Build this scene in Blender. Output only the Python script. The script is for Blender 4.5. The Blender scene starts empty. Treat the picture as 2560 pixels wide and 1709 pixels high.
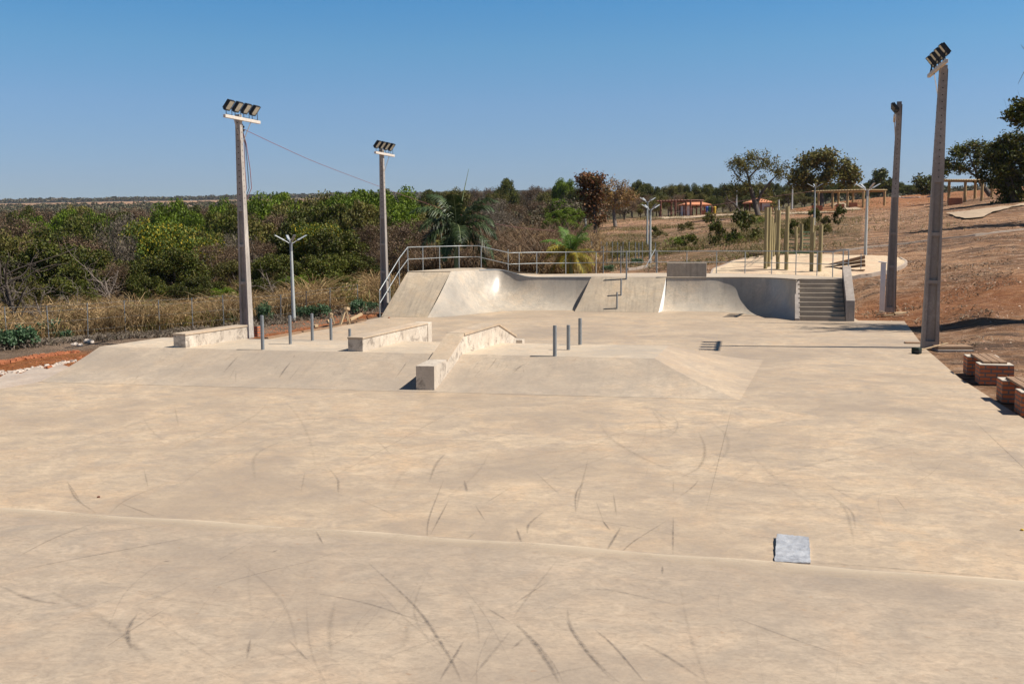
import bpy, math, random
import numpy as np
from mathutils import Vector, Matrix
random.seed(7)
RNG = np.random.default_rng(11)
SC = bpy.context.scene
COL = SC.collection
R_ = math.radians

# ------------------------------------------------------------------ camera
F = 2600.0; H = 3.3
PITCH = math.atan(268.5 / F); YAW = R_(10.7); ROLL = R_(0.275)
_f = np.array([-math.sin(YAW) * math.cos(PITCH), math.cos(YAW) * math.cos(PITCH), -math.sin(PITCH)])
_r = np.array([math.cos(YAW), math.sin(YAW), 0.0]); _u = np.cross(_r, _f)
CR = _r * math.cos(ROLL) - _u * math.sin(ROLL); CU = _u * math.cos(ROLL) + _r * math.sin(ROLL); CF = _f
CC = np.array([0, 0, H])
FH = np.array([-math.sin(YAW), math.cos(YAW)]); RH = np.array([math.cos(YAW), math.sin(YAW)])
cd = bpy.data.cameras.new('camera'); cam = bpy.data.objects.new('camera', cd); COL.objects.link(cam)
cd.sensor_width = 36.0; cd.lens = F / 2560 * 36.0; cd.clip_start = 0.1; cd.clip_end = 20000
M = Matrix(((CR[0], CU[0], -CF[0], 0), (CR[1], CU[1], -CF[1], 0), (CR[2], CU[2], -CF[2], H), (0, 0, 0, 1)))
cam.matrix_world = M
SC.camera = cam

# ------------------------------------------------------------------ world, sun, exposure
SUN_EL, SUN_AZ = R_(53), R_(3)          # azimuth measured from +X towards +Y
SV = Vector((math.cos(SUN_EL) * math.cos(SUN_AZ), math.cos(SUN_EL) * math.sin(SUN_AZ), math.sin(SUN_EL)))
W = bpy.data.worlds.new('World'); SC.world = W; W.use_nodes = True
nt = W.node_tree; nt.nodes.clear()
wo = nt.nodes.new('ShaderNodeOutputWorld'); bg = nt.nodes.new('ShaderNodeBackground'); sk = nt.nodes.new('ShaderNodeTexSky')
sk.sky_type = 'NISHITA'; sk.sun_disc = False; sk.sun_elevation = SUN_EL
sk.sun_rotation = math.pi / 2 - SUN_AZ; sk.altitude = 1200; sk.air_density = 1.0; sk.dust_density = 0.7; sk.ozone_density = 4.2
bg.inputs[1].default_value = 0.05
hs = nt.nodes.new('ShaderNodeMix'); hs.data_type = 'RGBA'; hs.blend_type = 'MULTIPLY'; hs.inputs[0].default_value = 1.0; 
tcw = nt.nodes.new('ShaderNodeTexCoord'); sxw = nt.nodes.new('ShaderNodeSeparateXYZ'); nt.links.new(tcw.outputs['Generated'], sxw.inputs[0])
rpw = nt.nodes.new('ShaderNodeValToRGB'); nt.links.new(sxw.outputs[2], rpw.inputs[0]); el_ = rpw.color_ramp.elements
el_[0].position = 0.0; el_[0].color = (1.02, 1.03, 1.20, 1); el_[1].position = 1.0; el_[1].color = (.42, .46, .50, 1)
for p_, c_ in ((.05, (1.06, 1.12, 1.32, 1)), (.12, (1.10, 1.34, 1.52, 1)), (.17, (.92, 1.48, 1.62, 1)), (.24, (.52, 1.46, 1.80, 1)), (.36, (.50, .70, .80, 1))):
    e_ = el_.new(p_); e_.color = c_
nt.links.new(rpw.outputs[0], hs.inputs[7])
nt.links.new(sk.outputs[0], hs.inputs[6]); nt.links.new(hs.outputs[2], bg.inputs[0]); nt.links.new(bg.outputs[0], wo.inputs[0])
sd = bpy.data.lights.new('sun', 'SUN'); sd.energy = 5.0; sd.angle = R_(0.5); sd.color = (1.0, 0.94, 0.85)
so = bpy.data.objects.new('sun', sd); COL.objects.link(so)
so.rotation_euler = SV.to_track_quat('Z', 'Y').to_euler()
SC.view_settings.view_transform = 'Standard'; SC.view_settings.look = 'None'; SC.view_settings.gamma = 1.0
SC.view_settings.exposure = 0.46
SC.cycles.max_bounces = 6; SC.cycles.diffuse_bounces = 2; SC.cycles.transparent_max_bounces = 12

# ------------------------------------------------------------------ pixel / world helpers (photo pixels 2560 x 1709)
def ray(u, v): return CF + CR * (u - 1280) / F - CU * (v - 854.5) / F
def P(u, v, z=0.0):
    d = ray(u, v); return CC + d * ((z - H) / d[2])
def at(u, v, w): return CC + ray(u, v) * w           # w = depth from the camera
def PYl(u, v, y):
    d = ray(u, v); return CC + d * (y / d[1])
def z3(x, y): return (900 + x / 3.267, 560 + y / 3.267)
def z4(x, y): return (1400 + x / 2.936, 560 + y / 2.936)
def z6(x, y): return (1600 + x / 3.915, 340 + y / 3.915)
def z7(x, y): return (2100 + x / 2.904, 80 + y / 2.904)
def za(x, y): return (940 + x / 5.8725, 600 + y / 5.8725)

# ------------------------------------------------------------------ terrain
TU = np.array([-1200, 0, 400, 900, 1300, 1600, 1900, 2200, 2560, 3600], float)
TD = np.array([4, 20, 30, 36, 42, 50, 60, 80, 110, 150, 220, 400, 800, 1500, 2200, 3200, 4500], float)
TZ = np.array([
 # -1200   0     400    900    1300   1600   1900   2200   2560   3600
 [-0.20, -0.20, -0.20, -0.15, -0.15, -0.15, -0.10, -0.06, -0.06, 0.0],
 [-0.25, -0.25, -0.20, -0.15, -0.15, -0.15, -0.10, -0.06, -0.06, 0.2],
 [-0.30, -0.25, -0.22, -0.15, -0.15, -0.15, -0.10, -0.06,  0.05, 0.8],
 [-0.40, -0.38, -0.30, -0.20, -0.15, -0.15, -0.10, -0.04,  0.25, 1.6],
 [-0.90, -0.90, -0.60, -0.35, -0.15, -0.15, -0.10,  0.00,  1.05, 3.2],
 [-1.50, -1.30, -0.80, -0.10,  0.30,  0.80,  0.90,  0.95,  1.95, 4.4],
 [-2.20, -2.00, -0.90,  0.50,  0.70,  1.15,  1.70,  2.10,  2.80, 5.2],
 [-3.50, -3.50, -2.60, -0.60,  1.60,  1.90,  2.90,  3.60,  4.60, 7.5],
 [-4.00, -4.00, -3.60, -1.90,  2.60,  3.40,  4.60,  5.30,  7.20, 11.],
 [-3.00, -3.00, -2.60, -1.00,  3.40,  5.30,  6.20,  7.70,  9.50, 15.],
 [-1.00, -1.00, -0.50,  1.00,  4.40,  6.50,  7.50, 10.60, 12.5, 19.],
 [ 5.50,  5.50,  6.00,  7.50,  9.00, 10.00, 12.00, 14.00, 16.0, 24.],
 [16.0,  16.0,  16.5,  18.0,  20.0,  22.0,  24.0,  26.0,  28.0, 34.],
 [44.0,  44.0,  46.0,  50.0,  50.0,  50.0,  50.0,  52.0,  54.0, 60.],
 [71.0,  72.0,  76.0,  80.0,  80.0,  78.0,  78.0,  80.0,  82.0, 90.],
 [100., 102., 107., 121., 126., 122., 120., 120., 122., 130.],
 [110., 112., 116., 128., 134., 128., 124., 124., 126., 134.]])
def _sm(t): return t * t * (3 - 2 * t)
def park_out(x, y):
    """distance outside the concrete (0 inside)"""
    xl = np.interp(y, [0, 21, 41, 52], [-15.4, -15.3, -13.5, -13.0]); xr = np.interp(y, [0, 25, 31.5, 40.8, 41.2, 51], [5.7, 5.8, 6.3, 7.2, 5.9, 5.6])
    dx = np.maximum(np.maximum(xl - x, x - xr), 0)
    dy = np.maximum(y - 51.2, 0)
    return np.hypot(dx, dy)
def bumps(x, y, s, seed=0):
    r = np.random.default_rng(seed); o = 0
    for k in range(7):
        a = r.uniform(0, 6.28); f = s * r.uniform(0.6, 1.9); p = r.uniform(0, 6.28)
        o = o + np.sin((x * math.cos(a) + y * math.sin(a)) * f + p + 1.3 * np.sin((x * math.sin(a) - y * math.cos(a)) * f * .7 + p * 2))
    return o / 7
def hz(x, y):
    x = np.asarray(x, float); y = np.asarray(y, float)
    d = x * FH[0] + y * FH[1]; l = x * RH[0] + y * RH[1]
    dd = np.clip(np.maximum(d, 4), 4, 4490)
    u = np.clip(1280 + F * l / np.maximum(d, 4), -1199, 3599)
    i = np.clip(np.searchsorted(TU, u) - 1, 0, len(TU) - 2); fu = (u - TU[i]) / (TU[i + 1] - TU[i])
    ld = np.log(dd); LD = np.log(TD)
    j = np.clip(np.searchsorted(LD, ld) - 1, 0, len(TD) - 2); fd = (ld - LD[j]) / (LD[j + 1] - LD[j])
    fu = 0.5 * fu + 0.5 * _sm(fu)
    z = (TZ[j, i] * (1 - fu) + TZ[j, i + 1] * fu) * (1 - fd) + (TZ[j + 1, i] * (1 - fu) + TZ[j + 1, i + 1] * fu) * fd
    po = park_out(x, y)
    w = _sm(np.clip(po / 2.5, 0, 1))
    amp = 0.05 + 0.0016 * np.minimum(dd, 400)
    z = z + w * (bumps(x, y, 0.35, 3) * amp + bumps(x, y, 1.5, 5) * 0.08 + bumps(x, y, 4.5, 6) * 0.035 + bumps(x, y, 9.0, 8) * 0.015)
    near = np.where(l > 0, -0.05, -0.13)
    return near * (1 - w) + z * w
def hz1(x, y): return float(hz(np.array([x]), np.array([y]))[0])
def G(u, v, dmin=8, dmax=4000):
    """first hit of the view ray with the terrain"""
    d = ray(u, v); w = np.geomspace(dmin, dmax, 1400)
    p = CC[None, :] + d[None, :] * w[:, None]
    below = p[:, 2] < hz(p[:, 0], p[:, 1])
    if not below.any(): return None
    k = int(np.argmax(below)); a = w[max(k - 1, 0)]; b = w[k]
    for _ in range(20):
        m = (a + b) / 2; q = CC + d * m
        if q[2] < hz1(q[0], q[1]): b = m
        else: a = m
    q = CC + d * b; return np.array([q[0], q[1], hz1(q[0], q[1])])
def gat(u, w):
    """ground point in column u at depth w"""
    p = at(u, 700, w); return np.array([p[0], p[1], hz1(p[0], p[1])])

# ------------------------------------------------------------------ object helpers
def tag(o, label=None, cat=None, group=None, kind=None):
    if label: o['label'] = label
    if cat: o['category'] = cat
    if group: o['group'] = group
    if kind: o['kind'] = kind
    return o
def empty(name, loc, rz=0.0, label=None, cat=None, group=None):
    o = bpy.data.objects.new(name, None); COL.objects.link(o); o.location = tuple(float(c) for c in loc); o.rotation_euler = (0, 0, rz)
    o.empty_display_size = 0.2
    return tag(o, label, cat, group)
class MB:
    def __init__(s): s.v = []; s.f = []; s.m = []; s.sm = []
    def add(s, vs, fs, mi=0, smooth=False):
        b = len(s.v); s.v += [tuple(float(c) for c in v) for v in vs]
        for f in fs: s.f.append(tuple(b + i for i in f)); s.m.append(mi); s.sm.append(smooth)
    def box(s, c, size, rot=None, mi=0, taper=None):
        hx, hy, hz_ = size[0] / 2, size[1] / 2, size[2] / 2
        vs = []
        for sz in (-1, 1):
            k = 1 if (taper is None or sz < 0) else taper
            for sx, sy in ((-1, -1), (1, -1), (1, 1), (-1, 1)): vs.append(Vector((sx * hx * k, sy * hy * k, sz * hz_)))
        if rot is not None: vs = [rot @ v for v in vs]
        c = Vector(c); vs = [v + c for v in vs]
        s.add(vs, [(0, 3, 2, 1), (4, 5, 6, 7), (0, 1, 5, 4), (1, 2, 6, 5), (2, 3, 7, 6), (3, 0, 4, 7)], mi)
    def bar(s, a, b, w, h=None, mi=0):
        a = Vector(a); b = Vector(b); h = h or w; d = b - a
        rot = d.to_track_quat('Z', 'Y').to_matrix(); s.box((a + b) / 2, (w, h, d.length), rot, mi)
    def tube(s, pts, r, n=8, mi=0, cap=True, smooth=True):
        pts = [Vector(tuple(float(c) for c in p)) for p in pts]; rr = r if isinstance(r, (list, tuple)) else [r] * len(pts)
        rings = []; up = Vector((0, 0, 1)); prev = None
        for i, p in enumerate(pts):
            t = (pts[min(i + 1, len(pts) - 1)] - pts[max(i - 1, 0)])
            if t.length < 1e-9: t = Vector((0, 0, 1))
            t.normalize()
            if prev is None:
                x = t.cross(up)
                if x.length < 1e-3: x = Vector((1, 0, 0))
                x.normalize()
            else:
                x = prev - t * prev.dot(t)
                if x.length < 1e-4: x = t.cross(up)
                x.normalize()
            prev = x; y = t.cross(x)
            rings.append([p + x * (rr[i] * math.cos(2 * math.pi * k / n)) + y * (rr[i] * math.sin(2 * math.pi * k / n)) for k in range(n)])
        vs = [q for g in rings for q in g]; fs = []
        for i in range(len(rings) - 1):
            for k in range(n):
                fs.append((i * n + k, i * n + (k + 1) % n, (i + 1) * n + (k + 1) % n, (i + 1) * n + k))
        s.add(vs, fs, mi, smooth)
        if cap:
            s.add(rings[0], [tuple(range(n - 1, -1, -1))], mi); s.add(rings[-1], [tuple(range(n))], mi)
    def prism(s, outline, z0, z1, mi=0):
        n = len(outline); vs = [(p[0], p[1], z0) for p in outline] + [(p[0], p[1], z1 if np.isscalar(z1) else z1[i]) for i, p in enumerate(outline)]
        fs = [tuple(range(n - 1, -1, -1)), tuple(range(n, 2 * n))] + [(i, (i + 1) % n, n + (i + 1) % n, n + i) for i in range(n)]
        s.add(vs, fs, mi)
    def grid(s, rows, mi=0, smooth=True):
        n = len(rows[0]); vs = [p for r in rows for p in r]; fs = []
        for i in range(len(rows) - 1):
            for k in range(n - 1): fs.append((i * n + k, i * n + k + 1, (i + 1) * n + k + 1, (i + 1) * n + k))
        s.add(vs, fs, mi, smooth)
    def build(s, name, mats, parent=None, bevel=0, label=None, cat=None, group=None, kind=None, loc=None, rz=0):
        me = bpy.data.meshes.new(name); me.from_pydata(s.v, [], s.f); me.update()
        mats = mats if isinstance(mats, (list, tuple)) else [mats]
        for m in mats: me.materials.append(m)
        me.polygons.foreach_set('material_index', s.m); me.polygons.foreach_set('use_smooth', s.sm)
        o = bpy.data.objects.new(name, me); COL.objects.link(o)
        if parent is not None: o.parent = parent
        if loc is not None: o.location = tuple(float(c) for c in loc)
        o.rotation_euler = (0, 0, rz)
        if bevel:
            b = o.modifiers.new('bevel', 'BEVEL'); b.width = bevel; b.segments = 2; b.limit_method = 'ANGLE'; b.angle_limit = R_(40)
        return tag(o, label, cat, group, kind)
def copy_tree(o, parent=None):
    c = o.copy(); COL.objects.link(c)
    if parent is not None: c.parent = parent
    for ch in list(o.children): copy_tree(ch, c)
    return c

# ------------------------------------------------------------------ materials
def newmat(name):
    m = bpy.data.materials.new(name); m.use_nodes = True; n = m.node_tree; b = n.nodes['Principled BSDF']
    return m, n, b
def NZ(n, vec, scale, detail=4, rough=0.55, dist=0.0):
    t = n.nodes.new('ShaderNodeTexNoise'); t.inputs['Scale'].default_value = scale; t.inputs['Detail'].default_value = detail
    t.inputs['Roughness'].default_value = rough; t.inputs['Distortion'].default_value = dist
    if vec is not None: n.links.new(vec, t.inputs['Vector'])
    return t.outputs['Fac']
def RP(n, fac, a, b, ca=(0, 0, 0, 1), cb=(1, 1, 1, 1)):
    r = n.nodes.new('ShaderNodeValToRGB'); r.color_ramp.elements[0].position = a; r.color_ramp.elements[1].position = b
    r.color_ramp.elements[0].color = ca; r.color_ramp.elements[1].color = cb; n.links.new(fac, r.inputs[0]); return r.outputs[0]
def MX(n, fac, a, b, mode='MIX'):
    m = n.nodes.new('ShaderNodeMix'); m.data_type = 'RGBA'; m.blend_type = mode
    for sock, val in ((m.inputs[0], fac), (m.inputs[6], a), (m.inputs[7], b)):
        if hasattr(val, 'is_output') or hasattr(val, 'links'): n.links.new(val, sock)
        elif isinstance(val, (int, float)): sock.default_value = val
        else: sock.default_value = (*val, 1) if len(val) == 3 else val
    return m.outputs[2]
def MA(n, op, a, b):
    m = n.nodes.new('ShaderNodeMath'); m.operation = op
    for s_, v in ((m.inputs[0], a), (m.inputs[1], b)):
        if hasattr(v, 'links'): n.links.new(v, s_)
        else: s_.default_value = v
    return m.outputs[0]
def coords(n, kind='Object', scale=(1, 1, 1), rot=(0, 0, 0)):
    if kind == 'World': o = n.nodes.new('ShaderNodeNewGeometry').outputs['Position']
    else: o = n.nodes.new('ShaderNodeTexCoord').outputs[kind]
    mp = n.nodes.new('ShaderNodeMapping'); mp.inputs['Scale'].default_value = scale; mp.inputs['Rotation'].default_value = rot
    n.links.new(o, mp.inputs['Vector']); return mp.outputs[0]
def BUMP(n, b, h, strength=0.3, dist=0.02):
    bp = n.nodes.new('ShaderNodeBump'); bp.inputs['Strength'].default_value = strength; bp.inputs['Distance'].default_value = dist
    n.links.new(h, bp.inputs['Height']); n.links.new(bp.outputs[0], b.inputs['Normal'])

def concrete(name, c1, c2, c3, rough=(0.5, 0.75), streak=None, dirt=0.5, stain=0.0, spec=0.4, bump=0.15):
    """c1 grey trowelled tone, c2 pale tone, c3 orange dust"""
    m, n, b = newmat(name)
    w = coords(n, 'World')
    a = RP(n, NZ(n, w, 1.5, 12, 0.74, 0.8), 0.38, 0.64)
    col = MX(n, a, c1, c2)
    d = RP(n, NZ(n, coords(n, 'World', (1, 1.0, 1), (0.3, 0.1, 1.0)), 0.95, 7, 0.68, 1.2), 0.46, 0.72)
    dm = MA(n, 'MULTIPLY', d, dirt)
    col = MX(n, dm, col, c3)
    sw = RP(n, NZ(n, coords(n, 'World', (1.0, 1.8, 1), (0, 0, 0.3)), 6.5, 12, 0.78, 1.3), 0.44, 0.62)
    col = MX(n, MA(n, 'MULTIPLY', sw, 0.72), col, (c1[0] * .76, c1[1] * .74, c1[2] * .73))
    s2 = RP(n, NZ(n, coords(n, 'World', (1, 1.5, 1), (0, 0, -.5)), 2.0, 12, 0.75, 1.0), 0.50, 0.66)
    col = MX(n, MA(n, 'MULTIPLY', s2, 0.5), col, tuple(x * 1.22 for x in c2))
    lo_ = RP(n, NZ(n, w, 0.28, 6, 0.62, 0.5), 0.44, 0.62); col = MX(n, MA(n, 'MULTIPLY', lo_, 0.75), col, (c1[0] * .80, c1[1] * .79, c1[2] * .80))
    fine = NZ(n, w, 26, 4, 0.7)
    col = MX(n, 0.35, col, RP(n, fine, 0.3, 0.7, (0.72, 0.72, 0.72, 1), (1.15, 1.13, 1.1, 1)), 'MULTIPLY')
    sp = RP(n, NZ(n, w, 9.0, 2, 0.5), 0.70, 0.76)
    col = MX(n, MA(n, 'MULTIPLY', sp, 0.35), col, (0.30, 0.17, 0.09))
    if streak is not None:
        s_ = RP(n, NZ(n, coords(n, 'World', streak[0], streak[1]), streak[2], 5, 0.6, 0.3), 0.50, 0.74)
        col = MX(n, MA(n, 'MULTIPLY', s_, streak[3]), col, (0.13, 0.115, 0.10))
    if stain:
        s_ = RP(n, NZ(n, w, 3.2, 8, 0.75, 0.5), 0.52, 0.60)
        col = MX(n, MA(n, 'MULTIPLY', s_, stain), col, (0.23, 0.19, 0.155))
    n.links.new(col, b.inputs['Base Color'])
    rr = RP(n, a, 0, 1, (rough[0],) * 3 + (1,), (rough[1],) * 3 + (1,)); n.links.new(rr, b.inputs['Roughness'])
    b.inputs['Specular IOR Level'].default_value = spec
    hb = MX(n, 0.3, NZ(n, w, 40, 3, 0.6), NZ(n, w, 3, 3, 0.5)); BUMP(n, b, hb, bump, 0.01)
    return m
FL1, FL2, FL3 = (0.40, 0.316, 0.232), (0.53, 0.411, 0.284), (0.59, 0.392, 0.225)
M_floor = concrete('floor_concrete', FL1, FL2, FL3, dirt=0.6)
M_side_lit = concrete('sunlit_hip_concrete', (0.43, 0.34, 0.248), (0.555, 0.43, 0.297), FL3, dirt=0.6)  # floor concrete lightened: the sun on the side bank is painted into its colour
M_bank = concrete('bank_concrete', (0.41, 0.34, 0.265), (0.50, 0.40, 0.295), FL3, dirt=0.4, streak=((6, 0.5, 0.5), (0, 0, -0.5), 1.6, 0.13))
M_bankfar = concrete('far_bank_concrete', (0.41, 0.34, 0.255), (0.52, 0.42, 0.30), (0.55, 0.36, 0.19), dirt=0.5, streak=((7.0, 0.6, 0.6), (0, 0, -0.35), 1.3, 0.42))
M_quarter = concrete('quarter_concrete', (0.43, 0.385, 0.32), (0.56, 0.47, 0.36), (0.60, 0.41, 0.24), rough=(0.30, 0.36), dirt=0.42, spec=0.6, bump=0.04, streak=((3.0, 0.8, 0.5), (0, 0.3, 0.2), 1.0, 0.3))
M_deck = concrete('deck_concrete', (0.50, 0.42, 0.32), (0.60, 0.48, 0.35), FL3, dirt=0.45)
M_ledge = concrete('ledge_plaster', (0.60, 0.52, 0.42), (0.74, 0.65, 0.54), (0.55, 0.40, 0.27), dirt=0.35, stain=0.75, bump=0.5)
M_ledgetop = concrete('ledge_top', (0.50, 0.40, 0.29), (0.60, 0.47, 0.34), (0.58, 0.35, 0.18), dirt=0.7)
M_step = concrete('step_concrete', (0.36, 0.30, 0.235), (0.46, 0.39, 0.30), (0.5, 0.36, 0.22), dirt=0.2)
M_pole = concrete('pole_concrete', (0.32, 0.275, 0.24), (0.44, 0.385, 0.34), (0.46, 0.34, 0.25), dirt=0.25, bump=0.3, streak=((6, 6, .4), (0, 0, 0), 1.5, .45))
M_cement = concrete('pale_cement', (0.44, 0.36, 0.29), (0.53, 0.44, 0.36), (0.55, 0.36, 0.22), dirt=0.35, bump=0.4)
def plain(name, col, rough=0.6, metal=0.0, var=0.2, scale=8, bump=0.0, coordk='Object', sc=(1, 1, 1)):
    m, n, b = newmat(name); w = coords(n, coordk, sc)
    f = NZ(n, w, scale, 5, 0.65)
    c = MX(n, RP(n, f, 0.3, 0.7), tuple(x * (1 - var) for x in col), tuple(min(1, x * (1 + var)) for x in col))
    n.links.new(c, b.inputs['Base Color']); b.inputs['Roughness'].default_value = rough; b.inputs['Metallic'].default_value = metal
    if bump: BUMP(n, b, f, bump, 0.01)
    return m
M_galv = plain('galvanised_steel', (0.24, 0.255, 0.265), 0.55, 0.3, 0.18, 14)
M_railp = plain('rail_paint', (0.42, 0.46, 0.45), 0.5, 0.3, 0.15, 5)
M_black = plain('black_housing', (0.018, 0.018, 0.02), 0.5, 0, 0.3)
M_glass = plain('lamp_glass', (0.62, 0.59, 0.48), 0.2, 0.0, 0.25, 30)
M_armw = plain('crossarm_concrete', (0.60, 0.53, 0.46), 0.8, 0, 0.12, 10)
M_hole = plain('dark_hole', (0.03, 0.027, 0.025), 0.9)
M_wood = plain('raw_wood', (0.46, 0.33, 0.19), 0.75, 0, 0.25, 5, 0.2, sc=(1, 8, 8))
M_wood2 = plain('weathered_wood', (0.27, 0.165, 0.095), 0.75, 0, 0.3, 5, 0.2, sc=(8, 1, 8))
M_log = plain('treated_log', (0.33, 0.27, 0.13), 0.75, 0, 0.22, 6, 0.2, sc=(6, 6, .6))
M_darkwood = plain('brown_stained_log', (0.16, 0.06, 0.035), 0.7, 0, 0.3, 6)
M_pgwood = plain('pergola_log', (0.38, 0.26, 0.12), 0.7, 0, 0.25, 6)
M_white = plain('white_paint', (0.72, 0.72, 0.74), 0.6, 0, 0.06, 4)
M_lampm = plain('lamp_metal', (0.50, 0.52, 0.53), 0.4, 0.3, 0.08)
M_lamppole = plain('lamp_pole', (0.47, 0.49, 0.47), 0.6, 0.1, 0.12, 3)
M_silver = None
M_green = plain('green_paint', (0.04, 0.13, 0.06), 0.5, 0.2, 0.2)
M_blue = plain('blue_paint', (0.02, 0.08, 0.35), 0.5, 0, 0.2)
M_yellow = plain('yellow_paint', (0.60, 0.38, 0.03), 0.5, 0, 0.2)
M_bristle = plain('bristles', (0.02, 0.03, 0.022), 0.9, 0, 0.4, 60, 0.6)
M_cable = plain('cable_red', (0.25, 0.09, 0.09), 0.6)
M_cableb = plain('cable_black', (0.03, 0.03, 0.03), 0.6)
M_bark = plain('bark', (0.09, 0.07, 0.055), 0.9, 0, 0.3, 6, 0.5)
M_barkpale = plain('pale_bark', (0.17, 0.135, 0.11), 0.9, 0, 0.3, 6, 0.4)
M_palmtrunk = plain('palm_trunk', (0.17, 0.20, 0.08), 0.7, 0, 0.25, 3, 0.2)
M_terracotta = plain('roof_tiles', (0.55, 0.22, 0.11), 0.8, 0, 0.25, 3, 0.2)
M_stone = plain('pale_stone', (0.50, 0.42, 0.35), 0.9, 0, 0.25, 9, 0.6)
M_clod = plain('red_clod', (0.30, 0.10, 0.04), 0.95, 0, 0.3, 9, 0.6)
def silver():
    m, n, b = newmat('silver_sheet'); w = coords(n)
    f = NZ(n, w, 5, 3, 0.5, 1.2)
    n.links.new(MX(n, RP(n, f, 0.35, 0.6), (0.40, 0.40, 0.415), (0.60, 0.60, 0.61)), b.inputs['Base Color'])
    b.inputs['Metallic'].default_value = 0.35; b.inputs['Roughness'].default_value = 0.42
    BUMP(n, b, NZ(n, w, 9, 2, 0.5, 1.5), 0.5, 0.02); return m
M_silver = silver()
def brickmat(name, c1, c2, mortar, scale=1.0):
    m, n, b = newmat(name)
    tc = n.nodes.new('ShaderNodeTexCoord'); nm = tc.outputs['Normal']; ob = tc.outputs['Object']
    sx = n.nodes.new('ShaderNodeSeparateXYZ'); n.links.new(ob, sx.inputs[0]); sn = n.nodes.new('ShaderNodeSeparateXYZ'); n.links.new(nm, sn.inputs[0])
    side = MA(n, 'GREATER_THAN', MA(n, 'ABSOLUTE', sn.outputs[0], 0), 0.5)
    mix = n.nodes.new('ShaderNodeMix'); mix.data_type = 'FLOAT'; n.links.new(side, mix.inputs[0]); n.links.new(sx.outputs[0], mix.inputs[2]); n.links.new(sx.outputs[1], mix.inputs[3])
    cx = n.nodes.new('ShaderNodeCombineXYZ'); n.links.new(mix.outputs[0], cx.inputs[0]); n.links.new(sx.outputs[2], cx.inputs[1])
    br = n.nodes.new('ShaderNodeTexBrick'); n.links.new(cx.outputs[0], br.inputs['Vector'])
    br.inputs['Color1'].default_value = (*c1, 1); br.inputs['Color2'].default_value = (*c2, 1); br.inputs['Mortar'].default_value = (*mortar, 1)
    br.inputs['Scale'].default_value = scale; br.inputs['Brick Width'].default_value = 0.235; br.inputs['Row Height'].default_value = 0.087; br.inputs['Mortar Size'].default_value = 0.018
    br.inputs['Mortar Smooth'].default_value = 0.2
    f = NZ(n, coords(n), 7, 5, 0.7)
    c = MX(n, MA(n, 'MULTIPLY', RP(n, f, 0.5, 0.75), 0.35), br.outputs['Color'], (0.36, 0.25, 0.19))
    n.links.new(c, b.inputs['Base Color']); b.inputs['Roughness'].default_value = 0.9
    BUMP(n, b, br.outputs['Fac'], -0.5, 0.01); return m
M_brick = brickmat('bench_brick', (0.52, 0.13, 0.045), (0.60, 0.19, 0.065), (0.17, 0.13, 0.105))
M_mortar = plain('mortar_top', (0.50, 0.43, 0.35), 0.9, 0, 0.15, 10)
def markmat():
    m, n, b = newmat('rubber_mark')
    b.inputs['Base Color'].default_value = (0.09, 0.08, 0.075, 1); b.inputs['Roughness'].default_value = 0.7
    tr = n.nodes.new('ShaderNodeBsdfTransparent'); mx = n.nodes.new('ShaderNodeMixShader')
    at_ = n.nodes.new('ShaderNodeAttribute'); at_.attribute_name = 'alpha'
    f = RP(n, NZ(n, coords(n, 'World'), 14, 4, 0.7), 0.25, 0.75)
    fac = MA(n, 'MULTIPLY', at_.outputs['Fac'], f)
    n.links.new(fac, mx.inputs[0]); n.links.new(tr.outputs[0], mx.inputs[1]); n.links.new(b.outputs[0], mx.inputs[2])
    n.links.new(mx.outputs[0], n.nodes['Material Output'].inputs[0]); return m
M_mark = markmat()

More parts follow.
